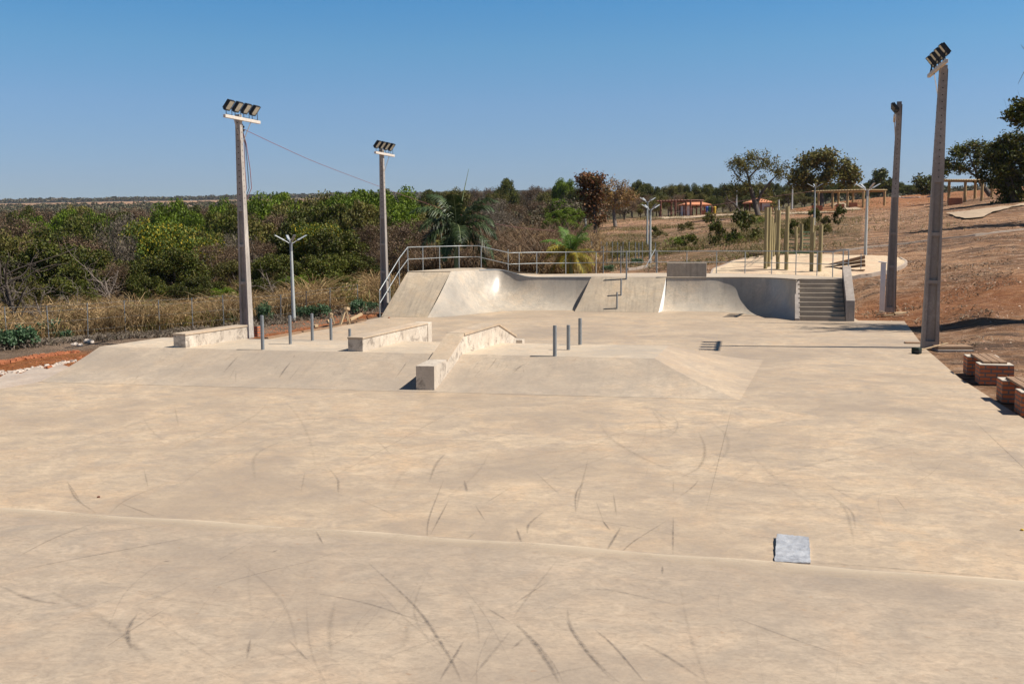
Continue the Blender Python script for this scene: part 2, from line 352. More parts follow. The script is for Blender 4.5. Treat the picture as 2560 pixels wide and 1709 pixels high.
# ------------------------------------------------------------------ terrain mesh
def ground():
    a1 = np.concatenate([np.linspace(-180, -40, 29)[:-1], np.linspace(-40, -31, 19)[:-1], np.linspace(-31, 31, 331), np.linspace(31, 40, 19)[1:], np.linspace(40, 180, 29)[1:-1]])
    rr = np.concatenate([np.array([2.0, 5, 8, 11, 14]), np.linspace(17, 62, 120), np.geomspace(63, 4400, 130)])
    A, Rr = np.meshgrid(R_(1) * a1, rr)
    # angle measured clockwise from the view direction
    X = Rr * (np.cos(A) * FH[0] + np.sin(A) * RH[0]); Y = Rr * (np.cos(A) * FH[1] + np.sin(A) * RH[1])
    Z = hz(X, Y)
    nr, na = X.shape
    vs = np.stack([X, Y, Z], -1).reshape(-1, 3); c = np.array([[0, 0, -0.1]])
    V = np.concatenate([vs, c])
    fs = []
    for i in range(nr - 1):
        for k in range(na):
            k2 = (k + 1) % na
            fs.append((i * na + k, (i + 1) * na + k, (i + 1) * na + k2, i * na + k2))
    for k in range(na): fs.append((nr * na, k, (k + 1) % na))
    me = bpy.data.meshes.new('ground'); me.from_pydata(V.tolist(), [], fs)
    me.polygons.foreach_set('use_smooth', [True] * len(fs)); me.update()
    x, y = V[:, 0], V[:, 1]
    d = np.maximum(x * FH[0] + y * FH[1], 1e-3); l = x * RH[0] + y * RH[1]; u = 1280 + F * l / d
    def band(val, a, b, w): return _sm(np.clip((val - a) / w + .5, 0, 1)) * (1 - _sm(np.clip((val - b) / w + .5, 0, 1)))
    z = V[:, 2]; w_ = d
    vv = 586 + (H - z) / np.maximum(w_, 1) * F                                # rough image row of the point
    leftside = (u < 1250)
    orange = np.where(leftside & (d > 0), band(park_out(x, y), 0.2, 5.2, .8) * band(d, 21, 32.5, 2.0), 0)
    orange = np.maximum(orange, np.where(leftside, band(park_out(x, y), 0.4, 1.6, .8) * band(d, 31, 46, 2.0), 0))
    orange = np.maximum(orange, np.where(u > 2050, band(d, 37, 46, 4) * .55, 0))
    orange = np.maximum(orange, np.where((u > 1980), band(d, 120, 240, 30) * .6, 0))
    green = np.where((u < 1500), band(d, 60, 1200, 10), 0) + np.where((u >= 1100) & (u < 2150), band(d, 62, 110, 12) * .55, 0)
    green = np.maximum(green, band(d, 230, 1300, 60)); green = np.maximum(green, band(d, 2300, 9999, 200))
    field = band(d, 1450, 2250, 120) * (u < 900)
    soilr = np.where((u > 1350), band(d, 12, 240, 4), 0)
    for nm, ar in (('orange', orange), ('green', green), ('field', field), ('soil', soilr)):
        at_ = me.attributes.new(nm, 'FLOAT', 'POINT'); at_.data.foreach_set('value', np.clip(ar, 0, 1).astype(np.float32))
    m, n, b = newmat('soil')
    def A_(nm):
        t = n.nodes.new('ShaderNodeAttribute'); t.attribute_name = nm; return t.outputs['Fac']
    w = coords(n, 'World')
    base = MX(n, RP(n, NZ(n, w, 0.5, 8, 0.7, .5), 0.35, 0.68), (0.21, 0.145, 0.10), (0.40, 0.285, 0.20))
    soil = MX(n, RP(n, NZ(n, w, 0.16, 9, 0.72, .8), 0.40, 0.60), (0.27, 0.145, 0.08), (0.58, 0.33, 0.185))
    soil = MX(n, RP(n, NZ(n, w, 1.6, 8, 0.75, .6), 0.48, 0.66), soil, (0.60, 0.41, 0.28))
    soil = MX(n, RP(n, NZ(n, coords(n, 'World', (.6, 1.6, 1), (0, 0, .3)), 0.45, 12, 0.84, 1), 0.50, 0.57), soil, (0.16, 0.105, 0.075))
    col = MX(n, A_('soil'), base, soil)
    org = MX(n, RP(n, NZ(n, w, 2.2, 8, 0.75), 0.4, 0.65), (0.33, 0.105, 0.035), (0.50, 0.22, 0.09))
    fo = MA(n, 'MULTIPLY', A_('orange'), RP(n, NZ(n, w, 0.7, 8, 0.75, .4), 0.12, 0.46))
    col = MX(n, fo, col, org)
    gr = MX(n, RP(n, NZ(n, w, 0.3, 10, 0.8), 0.4, 0.6), (0.11, 0.085, 0.045), (0.075, 0.085, 0.025))
    col = MX(n, MA(n, 'MULTIPLY', A_('green'), RP(n, NZ(n, w, 0.25, 9, 0.75), 0.3, 0.55)), col, gr)
    col = MX(n, A_('field'), col, (0.33, 0.20, 0.12))
    speck = RP(n, NZ(n, w, 5, 12, 0.85), 0.36, 0.64, (0.62, 0.62, 0.62, 1), (1.28, 1.28, 1.28, 1))
    col = MX(n, 0.7, col, speck, 'MULTIPLY')
    n.links.new(col, b.inputs['Base Color']); b.inputs['Roughness'].default_value = 0.95; b.inputs['Specular IOR Level'].default_value = 0.1
    hb = MX(n, 0.5, NZ(n, w, 1.8, 8, 0.75), NZ(n, w, 9, 6, 0.75)); BUMP(n, b, hb, 1.0, 0.5)
    me.materials.append(m)
    o = bpy.data.objects.new('ground', me); COL.objects.link(o); tag(o, kind='structure')
ground()

# ------------------------------------------------------------------ skate floor
FLOOR = [(5.5, -8), (5.55, 19.6), (5.66, 25), (6.15, 31.5), (7.25, 40.95), (5.6, 41.0), (5.6, 47), (-5, 48), (-12.4, 46), (-12.95, 40.7), (-13.9, 31.5), (-14.75, 22.2), (-15.3, 19.5), (-15.6, -8)]
mb = MB(); mb.prism(FLOOR, -0.35, 0.0)
# a slightly proud pour near the camera, in front of the seam
SEAM = [(-15.5, 11.55), (-8.48, 11.07), (-2.04, 10.74), (2.98, 10.3), (5.5, 10.1)]
mb.v_alpha = None
floor = mb.build('skate_floor', [M_floor, M_mark], kind='structure')
ap = MB(); q = [P(-80, 1020), P(118, 957), P(172, 915), P(150, 908), P(118, 921), P(88, 915), P(52, 932), P(20, 930), P(-10, 946), P(-80, 955)]
ap.prism([(p[0], p[1]) for p in reversed(q)], -0.3, -0.012); ap.build('pavement', M_cement, kind='structure')
# near slab
ns = MB(); pts = [(-15.6, -8), (5.5, -8)] + [(x, y) for x, y in reversed(SEAM)]
ns.prism(pts, -0.05, 0.012)
M_near = concrete('near_concrete', (0.37, 0.298, 0.226), (0.46, 0.363, 0.266), (0.54, 0.37, 0.235), dirt=0.5)
nslab = ns.build('near_floor_slab', [M_near, M_mark], kind='structure', bevel=0.006)

def strips(name, lists, zfun, target):
    """rubber marks: list of (pixel polyline, width m, alpha) laid on a surface, joined into the floor's own mesh"""
    verts = []; faces = []; alpha = []
    for pl, wd, al in lists:
        wd *= 1.0; al *= 1.15
        pw = [zfun(*p) for p in pl]
        if len(pw) >= 3:        # smooth by Catmull-Rom
            pp = [pw[0]] + pw + [pw[-1]]; out = []
            for i in range(1, len(pp) - 2):
                for k in range(6):
                    t = k / 6; a, b_, c, d = pp[i - 1], pp[i], pp[i + 1], pp[i + 2]
                    out.append(0.5 * ((2 * b_) + (-a + c) * t + (2 * a - 5 * b_ + 4 * c - d) * t * t + (-a + 3 * b_ - 3 * c + d) * t ** 3))
            out.append(pw[-1]); pw = out
        else:
            pw = [pw[0] + (pw[1] - pw[0]) * t for t in np.linspace(0, 1, 7)]
        n = len(pw); b0 = len(verts)
        for i, p in enumerate(pw):
            t = pw[min(i + 1, n - 1)] - pw[max(i - 1, 0)]; t = t / (np.linalg.norm(t) + 1e-9)
            s_ = np.array([-t[1], t[0], 0]); f = i / (n - 1); wdt = wd * (0.35 + 0.65 * math.sin(math.pi * min(max(f, 0.03), 0.97))) / 2
            for k, aa in ((-1, 0), (0, 1), (1, 0)):
                verts.append(p + s_ * wdt * k * 1.6); alpha.append(al * aa * (0.25 + 0.75 * math.sin(math.pi * f)))
        for i in range(n - 1):
            for k in (0, 1): faces.append((b0 + i * 3 + k, b0 + i * 3 + k + 1, b0 + (i + 1) * 3 + k + 1, b0 + (i + 1) * 3 + k))
    me = target.data; nv = len(me.vertices); nm = bpy.data.meshes.new(name)
    V = [tuple(v.co) for v in me.vertices] + [tuple(float(c) for c in v) for v in verts]
    Fc = [tuple(p.vertices) for p in me.polygons] + [tuple(nv + i for i in f) for f in faces]
    mi = [p.material_index for p in me.polygons] + [1] * len(faces); smf = [p.use_smooth for p in me.polygons] + [False] * len(faces)
    nm.from_pydata(V, [], Fc)
    for m_ in me.materials: nm.materials.append(m_)
    nm.polygons.foreach_set('material_index', mi); nm.polygons.foreach_set('use_smooth', smf)
    a = nm.attributes.new('alpha', 'FLOAT', 'POINT'); a.data.foreach_set('value', np.array([0] * nv + alpha, np.float32)); nm.update()
    target.data = nm
def zb2(x, y): return (x / 1.835, 1200 + y / 1.835)
def zb3(x, y): return (1280 + x / 1.835, 1200 + y / 1.835)
near_marks = []
for pl, wd, al in [([(40, 380), (250, 270), (480, 185)], .03, .5), ([(0, 440), (300, 375), (700, 300), (940, 255)], .045, .5), ([(215, 275), (500, 240), (820, 205)], .02, .5),
    ([(0, 490), (140, 550), (290, 575)], .06, .5), ([(200, 500), (500, 660), (700, 860)], .09, .28), ([(630, 620), (585, 700), (605, 790)], .05, .8), ([(475, 780), (640, 670), (820, 560)], .02, .5),
    ([(1150, 735), (1132, 830)], .035, .8), ([(1320, 735), (1420, 840)], .03, .6), ([(1540, 560), (1515, 680), (1520, 820)], .06, .3), ([(1690, 385), (1900, 580), (2040, 780), (2120, 934)], .04, .75),
    ([(1380, 512), (1700, 575), (2040, 695)], .03, .6), ([(2130, 740), (2070, 840), (2020, 920)], .035, .7), ([(1450, 238), (1483, 300)], .03, .8), ([(1250, 335), (1275, 325)], .03, .7), ([(745, 380), (778, 376)], .03, .9),
    ([(950, 500), (1200, 430), (1500, 360)], .018, .6), ([(1850, 780), (1880, 650)], .08, .25), ([(2160, 920), (2349, 690)], .04, .4), ([(2230, 590), (2345, 660)], .03, .5), ([(950, 400), (1200, 265)], .02, .4), ([(1370, 390), (1600, 320)], .016, .4)]:
    near_marks.append(([zb2(*p) for p in pl], wd, al))
for pl, wd, al in [([(0, 650), (90, 740), (170, 850), (215, 934)], .05, .7), ([(20, 660), (110, 750), (190, 850), (235, 934)], .03, .45), ([(255, 600), (270, 680), (370, 820), (490, 934)], .045, .65), ([(245, 640), (300, 740), (400, 860), (470, 934)], .03, .45),
    ([(380, 690), (470, 770), (610, 934)], .03, .8), ([(600, 755), (720, 820), (880, 925)], .045, .6), ([(980, 620), (1250, 720), (1540, 820)], .03, .5), ([(330, 505), (480, 515), (800, 590)], .05, .4),
    ([(0, 580), (90, 520), (165, 470)], .03, .5), ([(0, 650), (60, 560), (240, 330)], .03, .3), ([(690, 400), (690, 435)], .03, .8), ([(0, 780), (50, 735)], .04, .5), ([(1000, 600), (1400, 640)], .05, .15)]:
    near_marks.append(([zb3(*p) for p in pl], wd, al))
floor_marks = []
for pl, wd, al in [([(310, 10), (350, 85), (440, 150)], .03, .5), ([(530, 98), (740, 175)], .02, .5), ([(500, 155), (590, 85), (800, 0)], .02, .35), ([(1960, 265), (1970, 170), (2035, 0)], .02, .5), ([(1975, 250), (2060, 90)], .02, .55),
    ([(1550, 0), (1550, 55)], .02, .5), ([(2130, 0), (2145, 55)], .03, .5), ([(2125, 285), (2180, 240)], .02, .6), ([(2180, 115), (2225, 185)], .02, .5), ([(1640, 85), (1870, 185)], .015, .35), ([(1020, 175), (1270, 182)], .015, .6), ([(2030, 145), (2349, 140)], .012, .5),
    ([(2220, 110), (2349, 30)], .02, .4)]:
    floor_marks.append(([zb2(*p) for p in pl], wd, al))
for pl, wd, al in [([(290, 150), (295, 60), (330, 10)], .025, .55), ([(770, 75), (830, 30), (855, 0)], .02, .45), ([(740, 165), (738, 345)], .02, .5), ([(430, 330), (500, 215)], .03, .6), ([(500, 335), (560, 280), (720, 180)], .02, .45), ([(70, 245), (80, 200), (145, 145)], .03, .45),
    ([(20, 220), (45, 290)], .025, .6), ([(415, 185), (450, 230)], .02, .8), ([(200, 155), (500, 205), (900, 280)], .014, .5), ([(1370, 275), (1700, 340), (2050, 430)], .014, .65), ([(1500, 95), (1560, 150), (1575, 220)], .03, .35), ([(1750, 65), (1820, 155)], .015, .4), ([(1410, 0), (1580, 95)], .015, .4),
    ([(1850, 118), (2130, 118)], .012, .5), ([(465, 60), (480, 165)], .02, .45), ([(385, 95), (420, 190)], .015, .3), ([(740, 0), (740, 60)], .02, .3)]:
    floor_marks.append(([zb3(*p) for p in pl], wd, al))
D = 2560 / 2349
for pl, wd, al in [([(585, 1100), (590, 1040), (680, 1000)], .05, .22), ([(985, 1105), (1000, 1065), (1022, 1040)], .04, .4), ([(750, 1070), (775, 1100), (777, 1130)], .03, .35), ([(1603, 990), (1617, 1030), (1605, 1070), (1560, 1095)], .05, .35), ([(865, 1010), (900, 1045)], .03, .25),
    ([(1225, 1080), (1290, 1140)], .02, .35), ([(1065, 1100), (1070, 1130)], .03, .3), ([(155, 1105), (185, 1150)], .02, .4), ([(1320, 1180), (1330, 1130), (1350, 1050)], .03, .3), ([(60, 1270), (180, 1200), (330, 1150)], .02, .3), ([(400, 930), (410, 980)], .03, .25),
    ([(700, 1080), (690, 1130)], .02, .3), ([(1960, 1250), (1940, 1170), (1900, 1130)], .04, .25), ([(820, 1210), (740, 1240)], .03, .3), ([(330, 1075), (340, 1120)], .02, .35)]:
    floor_marks.append(([(x * D, y * D) for x, y in pl], wd, al))
for k in range(260):
    u = random.uniform(100, 2500); v = random.uniform(800, 1330)
    c0 = P(u, v); a = random.uniform(0, 6.28); L = random.uniform(.3, 2.6); cv = random.uniform(-.5, .5)
    if (19.5 < c0[1] < 29.5 and c0[0] < 3) or c0[1] > 39 or c0[1] < 12.8 or not -13 < c0[0] < 4: continue
    pts_ = [c0 + np.array([math.cos(a + cv * t), math.sin(a + cv * t), 0]) * L * t for t in (0, .5, 1)]
    floor_marks.append(([tuple(p) for p in pts_], random.uniform(.007, .02), random.uniform(.06, .26)))
def onfloor(z):
    def f(*p):
        q = P(*p) if len(p) == 2 else np.array(p); q = np.array(q, float); q[2] = z; return q
    return f
for k in range(90):
    c0 = P(random.uniform(150, 2300), random.uniform(1010, 1330)); a = random.gauss(1.35, .6); L = random.uniform(2.5, 7); cv = random.uniform(-.35, .35)
    pts_ = [c0 + np.array([math.cos(a + cv * t), math.sin(a + cv * t), 0]) * L * (t - .4) for t in (0, .33, .66, 1)]
    if all(12 < p[1] < 20.6 and -12 < p[0] < 4.6 for p in pts_): floor_marks.append(([tuple(p) for p in pts_], random.uniform(.02, .07), random.uniform(.05, .2)))
for k in range(60):
    c0 = P(random.uniform(100, 2300), random.uniform(1420, 1700)); a = random.gauss(1.8, .7); L = random.uniform(.5, 3); cv = random.uniform(-.4, .4)
    pts_ = [c0 + np.array([math.cos(a + cv * t), math.sin(a + cv * t), 0]) * L * (t - .4) for t in (0, .5, 1)]
    if all(p[1] < 10.2 for p in pts_): near_marks.append(([tuple(p) for p in pts_], random.uniform(.008, .04), random.uniform(.06, .25)))
for k in range(26):
    px_ = [(zb2(0, 128)), (zb2(700, 185)), (zb2(1640, 255)), zb3(180, 312), zb3(1205, 374), zb3(2300, 455)]
    i_ = random.randrange(5); f_ = random.uniform(0, .7); A0_ = np.array(px_[i_]); A1_ = np.array(px_[i_ + 1]); floor_marks.append(([tuple(A0_ + (A1_ - A0_) * f_ - [0, 1]), tuple(A0_ + (A1_ - A0_) * (f_ + .3) - [0, 1])], .012, random.uniform(.4, 1.2)))
floor_marks = [m_ for m_ in floor_marks if all((onfloor(0)(*p)[1] > 10.5) for p in m_[0])]
near_marks = [m_ for m_ in near_marks]
for xj in (-10.2, -5.1, 0.0, 4.2): floor_marks.append(([(xj, 12.2, 0), (xj + .25, 16.3, 0), (xj + .5, 20.4, 0)], .014, .45))
for yj in (16.1,): floor_marks.append(([(-13.5, yj + .1, 0), (-4, yj, 0), (5, yj - .1, 0)], .014, .4))
# seam crack, dark where it gapes
seam_px = [(zb2(1440, 238)), (zb2(1880, 271)), (zb2(2349, 300)), zb3(130, 308), zb3(700, 352), zb3(1205, 374)]
floor_marks.append(([zb2(1640, 260), zb2(1900, 273), zb2(2150, 290), zb3(0, 300), zb3(180, 312)], .02, 1.3))
floor_marks.append(([zb3(0, 299), zb3(90, 303), zb3(180, 311)], .07, 2.0))
floor_marks.append(([zb3(1380, 377), zb3(1650, 396), zb3(2000, 425), zb3(2340, 455)], .015, .7))
strips('skate_floor', floor_marks, onfloor(0.004), floor)
near_marks = [(a_m, b_m * .75, c_m * .8) for a_m, b_m, c_m in near_marks]
strips('near_floor_slab', near_marks, onfloor(0.016), nslab)

def smearmat():
    m, n, b = newmat('cement_smear'); b.inputs['Base Color'].default_value = (.58, .47, .345, 1); b.inputs['Roughness'].default_value = .8
    tr = n.nodes.new('ShaderNodeBsdfTransparent'); mx = n.nodes.new('ShaderNodeMixShader'); at_ = n.nodes.new('ShaderNodeAttribute'); at_.attribute_name = 'alpha'
    fac = MA(n, 'MULTIPLY', at_.outputs['Fac'], RP(n, NZ(n, coords(n, 'World'), 1.0, 9, .78), .22, .5)); n.links.new(fac, mx.inputs[0]); n.links.new(tr.outputs[0], mx.inputs[1]); n.links.new(b.outputs[0], mx.inputs[2]); n.links.new(mx.outputs[0], n.nodes['Material Output'].inputs[0]); return m
smr = MB(); rows_s = [[], [], []]
sx_ = np.linspace(-15, 5.4, 90); sy_ = np.interp(sx_, [p[0] for p in SEAM], [p[1] for p in SEAM])
for k, off in enumerate((-.012, -.13, -.36)): rows_s[k] = [(x, y + off + .03 * math.sin(x * 3 + k), .0135 + .0005 * k) for x, y in zip(sx_, sy_)]
smr.grid(rows_s); so_ = smr.build('cement_joint', smearmat(), kind='structure')
a_ = so_.data.attributes.new('alpha', 'FLOAT', 'POINT'); a_.data.foreach_set('value', np.array([.75] * 90 + [.5] * 90 + [0] * 90, np.float32))
# ------------------------------------------------------------------ funbox (the long low pad)
HP = 0.52
FBF = [(-15.0, 21.12), (0.66, 20.98)]                    # front base line
TL, TR = (-15.15, 23.85), (-1.16, 23.35)                 # front crest
RL, RR = (-14.75, 26.25), (-0.95, 26.1)                  # rear crest
BL, BR = (-14.5, 28.6), (1.45, 27.8)                     # rear base line
def lerp2(a, b, t): return (a[0] + (b[0] - a[0]) * t, a[1] + (b[1] - a[1]) * t)
def bankprof(t): return HP * (t ** 1.32)
fb = empty('funbox', (-7, 24, 0), 0, 'long low concrete pad with banked sides, steel posts and ledges standing on it', 'skate ramp')
def fbpart(name, A0, A1, B0, B1, n=24, m_=10, mat=None, prof=None):
    """bank from base line A to crest line B"""
    mb = MB(); rows = []
    for j in range(m_ + 1):
        t = j / m_; rows.append([(*lerp2(lerp2(A0, A1, i / n), lerp2(B0, B1, i / n), t), (prof or bankprof)(t) + 0.003) for i in range(n + 1)])
    mb.grid([[(x + 7, y - 24, z) for x, y, z in r] for r in rows])
    return mb.build(name, mat or [M_bank, M_mark], fb)
def build_fb():
    f = fbpart('front_bank', FBF[0], FBF[1], TL, TR)
    fbpart('side_bank', FBF[1], BR, TR, RR, mat=[M_side_lit])
    fbpart('rear_bank', BR, BL, RR, RL)
    mb = MB(); n = 20
    rows = [[(*lerp2(lerp2(TL, TR, i / n), lerp2(RL, RR, i / n), j / 4), HP + 0.003) for i in range(n + 1)] for j in range(5)]
    mb.grid([[(x + 7, y - 24, z) for x, y, z in r] for r in rows]); mb.build('pad_top', M_deck, fb)
    mb = MB(); side = [FBF[0]] + [(*lerp2(FBF[0], TL, t),) for t in (.25, .5, .75)] + [TL, RL] + [lerp2(RL, BL, t) for t in (.33, .66)] + [BL]
    zz = [0.0] + [bankprof(t) for t in (.25, .5, .75)] + [HP, HP] + [bankprof(1 - t) for t in (.33, .66)] + [0.0]
    rows = [[(x + 7, y - 24, z + 0.002) for (x, y), z in zip(side, zz)], [(x + 7, y - 24, -0.4) for x, y in side]]
    mb.grid(rows, smooth=False); mb.build('end_wall', M_cement, fb)
    return f
FBfront = build_fb()
def onbank(*p):
    """pixel on the front bank -> local coordinates of the funbox"""
    d = ray(*p) if len(p) == 2 else None
    lo, hi = 20.9, 24.2
    for _ in range(40):
        m = (lo + hi) / 2; q = CC + d * (m / d[1])
        yb = FBF[0][1] + (q[0] + 15) / 15.66 * (FBF[1][1] - FBF[0][1]); yt = TL[1] + (q[0] + 15.15) / 14 * (TR[1] - TL[1])
        t = (m - yb) / (yt - yb); zs = bankprof(min(max(t, 0), 1))
        if q[2] > zs: lo = m
        else: hi = m
    q = CC + d * (lo / d[1]); return np.array([q[0] + 7, q[1] - 24, q[2] + 0.012])
def zf(x, y): return (380 + x / 3.67, 740 + y / 3.67)
bm = []
for pl, wd, al in [([(605, 535), (520, 600), (440, 680)], .03, .4), ([(735, 555), (665, 590)], .03, .5), ([(795, 550), (730, 620), (660, 700)], .04, .45), ([(1310, 540), (1300, 570)], .03, .4), ([(1275, 605), (1215, 680), (1165, 755)], .04, .6),
    ([(1545, 515), (1480, 610), (1400, 700), (1310, 815)], .05, .6), ([(1595, 530), (1520, 620), (1510, 700)], .03, .25), ([(1160, 640), (1120, 670)], .02, .4), ([(770, 690), (768, 790)], .03, .3), ([(500, 490), (350, 620)], .03, .3),
    ([(1880, 575), (1980, 605)], .02, .3), ([(2349, 600), (2230, 760)], .03, .4), ([(1380, 620), (1230, 810)], .02, .3), ([(60, 600), (100, 540)], .02, .2)]:
    bm.append(([zf(*p) for p in pl], wd, al))
def zcc(x, y): return (1000 + x / 5.339, 790 + y / 5.339)
for pl, wd, al in [([(1300, 545), (1240, 640), (1150, 745)], .03, .5), ([(1475, 590), (1340, 780), (1220, 935)], .035, .55), ([(1690, 635), (1500, 735)], .025, .45), ([(1425, 935), (1400, 1030)], .02, .4), ([(1545, 800), (1590, 930), (1660, 1005)], .02, .35), ([(1000, 940), (900, 1030)], .02, .4), ([(100, 600), (10, 730)], .02, .35), ([(1640, 690), (1660, 780)], .02, .3)]:
    bm.append(([zcc(*p) for p in pl], wd, al))
for k in range(26):
    u = random.choice([random.uniform(300, 900), random.uniform(1150, 1600)]); v = random.uniform(888, 950); L = random.uniform(10, 45)
    bm.append(([(u, v), (u - L * random.uniform(.4, 1), v + L * .8)], random.uniform(.015, .035), random.uniform(.12, .35)))
strips('front_bank', [b for b in bm if all(886 < p[1] < 962 for p in b[0])], onbank, FBfront)

# ledges -----------------------------------------------------------
def ledge(name, a, b, w, z0, z1, label, extra=None):
    """a,b: front-right and rear-right ground corners; w: width to the left; z0: foot, z1: top"""
    root = empty(name, (a[0], a[1], z0), 0, label, 'skate ledge', 'rendered ledges on the long pad')
    dx, dy = b[0] - a[0], b[1] - a[1]; L = math.hypot(dx, dy); ux, uy = dx / L, dy / L; nx, ny = -uy, ux
    out = [(0, 0), (dx, dy), (dx + nx * w, dy + ny * w), (nx * w, ny * w)]
    mb = MB(); mb.prism(out, -0.25, z1 - z0 - 0.05); mb.build('body', M_ledge, root, bevel=0.012)
    o2 = [(-ux * .015 - nx * .015, -uy * .015 - ny * .015), (dx + ux * .01 - nx * .015, dy - ny * .015), (dx + nx * (w + .012), dy + ny * (w + .012)), (nx * (w + .012) - ux * .015, ny * (w + .012) - uy * .015)]
    mb = MB(); mb.prism(o2, z1 - z0 - 0.05, z1 - z0); mb.build('top_slab', M_ledgetop, root, bevel=0.012)
    return root, (ux, uy, nx, ny, dx, dy)
ledge('grind_ledge', (-12.80, 23.86), (-12.35, 26.45), 0.37, HP, HP + .36, 'long low plastered ledge at the left end of the pad, before the nearest pole')
r2, g = ledge('grind_ledge', (-8.12, 23.70), (-7.68, 27.95), 0.39, HP, HP + .35, 'stained straight ledge in the middle of the pad, left of the angled ledge')
mb = MB(); ux, uy, nx, ny, dx, dy = g
mb.prism([(dx - nx * .02, dy), (dx + ux * .3 - nx * .02, dy + uy * .3), (dx + ux * .3 + nx * .42, dy + uy * .3), (dx + nx * .42, dy)], -HP, .345); mb.build('end_pillar', M_ledge, r2, bevel=0.012)
rl = empty('angled_ledge', (-5.68, 21.2, 0), 0, 'plastered ledge that climbs the bank, crosses the pad and dips down behind it', 'skate ledge')
ox, oy = -5.68, 21.2
K = [(-5.69, 21.2, .53), (-5.68, 22.25, .55), (-5.62, 23.65, 1.0), (-5.25, 25.95, 1.05), (-5.02, 27.2, .62)]
W_ = .40
def foot(y):
    if y < 21.1: return -0.02
    if y < 23.6: return bankprof((y - 21.08) / 2.45) - 0.03
    if y < 26.1: return HP - 0.03
    return bankprof(max(0, 1 - (y - 26.1) / 2.1)) - 0.05
def ribbon(pts, thick_lo, name, mat, out=0.0, zt=0.0, smallfoot=None):
    mb = MB(); dense = []
    for i in range(len(pts) - 1):
        a, b = pts[i], pts[i + 1]; nseg = max(1, int((b[1] - a[1]) / .25))
        for k in range(nseg): dense.append([a[j] + (b[j] - a[j]) * k / nseg for j in range(3)])
    dense.append(list(pts[-1]))
    R = []
    for p in dense:
        top = p[2] + zt; lo = foot(p[1]) if smallfoot is None else p[2] + smallfoot
        R.append([(p[0] + out - ox, p[1] - oy, lo), (p[0] + out - ox, p[1] - oy, top), (p[0] - W_ - out - ox, p[1] - oy, top), (p[0] - W_ - out - ox, p[1] - oy, lo), (p[0] + out - ox, p[1] - oy, lo)])
    mb.grid([[r[k] for r in R] for k in range(5)], smooth=False)
    mb.add(R[0][:4], [(0, 1, 2, 3)]); mb.add(R[-1][:4], [(3, 2, 1, 0)])
    return mb.build(name, mat, rl)
ribbon([K[0], K[1]], 0, 'front_block', M_ledge, zt=0)
ribbon([(K[1][0], K[1][1] + .004, K[1][2]), K[2], K[3], K[4]], 0, 'body', M_ledge, out=-.004, zt=-.05)
ribbon([(K[1][0], K[1][1] + .01, K[1][2]), K[2]], 0, 'top_slab', M_ledgetop, out=.008, zt=0, smallfoot=-.05)
ribbon([(K[2][0], K[2][1] + .012, K[2][2]), K[3], K[4]], 0, 'top_slab', M_ledgetop, out=.02, zt=.004, smallfoot=-.05)
mb = MB(); mb.prism([(-4.86 - ox, 27.22 - oy), (-4.84 - ox, 27.45 - oy), (-5.42 - ox, 27.45 - oy), (-5.42 - ox, 27.22 - oy)], -.05, .5); mb.build('end_pillar', M_ledge, rl, bevel=.01)

# steel posts on the pad and on the far bank ------------------------
def post(p, h, r, label, group, tilt=0):
    mb = MB(); mb.tube([(0, 0, -0.05), (tilt * h, 0, h)], r, 14)
    mb.tube([(tilt * h, 0, h - 0.002), (tilt * h, 0, h + .004)], r * .82, 14)
    mb.build('steel_post', M_galv, None, label=label, cat='post', group=group, loc=p)
gp = 'bare steel posts on the long pad'
ordn = ['nearest', 'second nearest', 'third', 'fourth', 'farthest']
LP = [((657, 874), 788.5, 23.76, 0), ((726, 860), 788.5, 25.1, 0), ((781, 851), 784, 26.05, 0), ((828, 860), 796, 27.15, .33), ((875, 868), 822, 28.3, .1)]
for i, (b, vt, y, zz) in enumerate(LP):
    z = [HP, HP, HP, .28, .08][i]
    p = PYl(b[0], b[1], y); top = PYl(b[0], vt, y)
    post((p[0], y, z), top[2] - z, .043 if i == 0 else .04, '%s of the five grey steel posts in a row between the two left ledges' % ordn[i], gp)
for i, (b, vt, y) in enumerate([((1387, 890), 813.5, 23.46), ((1421, 874), 812.5, 24.8), ((1450, 861), 795.7, 26.0)]):
    p = PYl(b[0], b[1], y); top = PYl(b[0], vt, y)
    post((p[0], y, HP), top[2] - HP, .045, ['nearest of the three grey steel posts right of the angled ledge', 'middle one of the three grey steel posts right of the angled ledge', 'farthest of the three grey steel posts right of the angled ledge'][i], gp)

# ------------------------------------------------------------------ far structure
ZD = 1.40
A_ = [(-10.95, 43.75, 1.72), (-10.4, 44.6, 1.73), (-9.8, 45.5, 1.735), (-9.25, 46.15, 1.73), (-8.65, 46.0, 1.60), (-7.95, 45.75, ZD - .01), (-6.6, 45.9, ZD), (-5.10, 46.0, ZD)]
B_ = [(-11.05, 40.2), (-10.25, 40.8), (-9.7, 42.0), (-9.2, 43.1), (-8.7, 44.0), (-8.1, 44.5), (-7.0, 44.7), (-5.75, 44.87)]
def resample(pts, n):
    pts = np.array(pts, float); s = np.concatenate([[0], np.cumsum(np.linalg.norm(np.diff(pts, axis=0), axis=1))]); t = np.linspace(0, s[-1], n)
    return np.stack([np.interp(t, s, pts[:, k]) for k in range(pts.shape[1])], 1)
def smoothl(pts, it=3):
    pts = pts.copy()
    for _ in range(it): pts[1:-1] = (pts[:-2] + 2 * pts[1:-1] + pts[2:]) / 4
    return pts
qp = empty('quarter_pipe', (-8, 45, 0), 0, 'pale polished curved ramp at the left corner, right beside the tall plain bank', 'skate ramp', 'curved concrete quarter pipes')
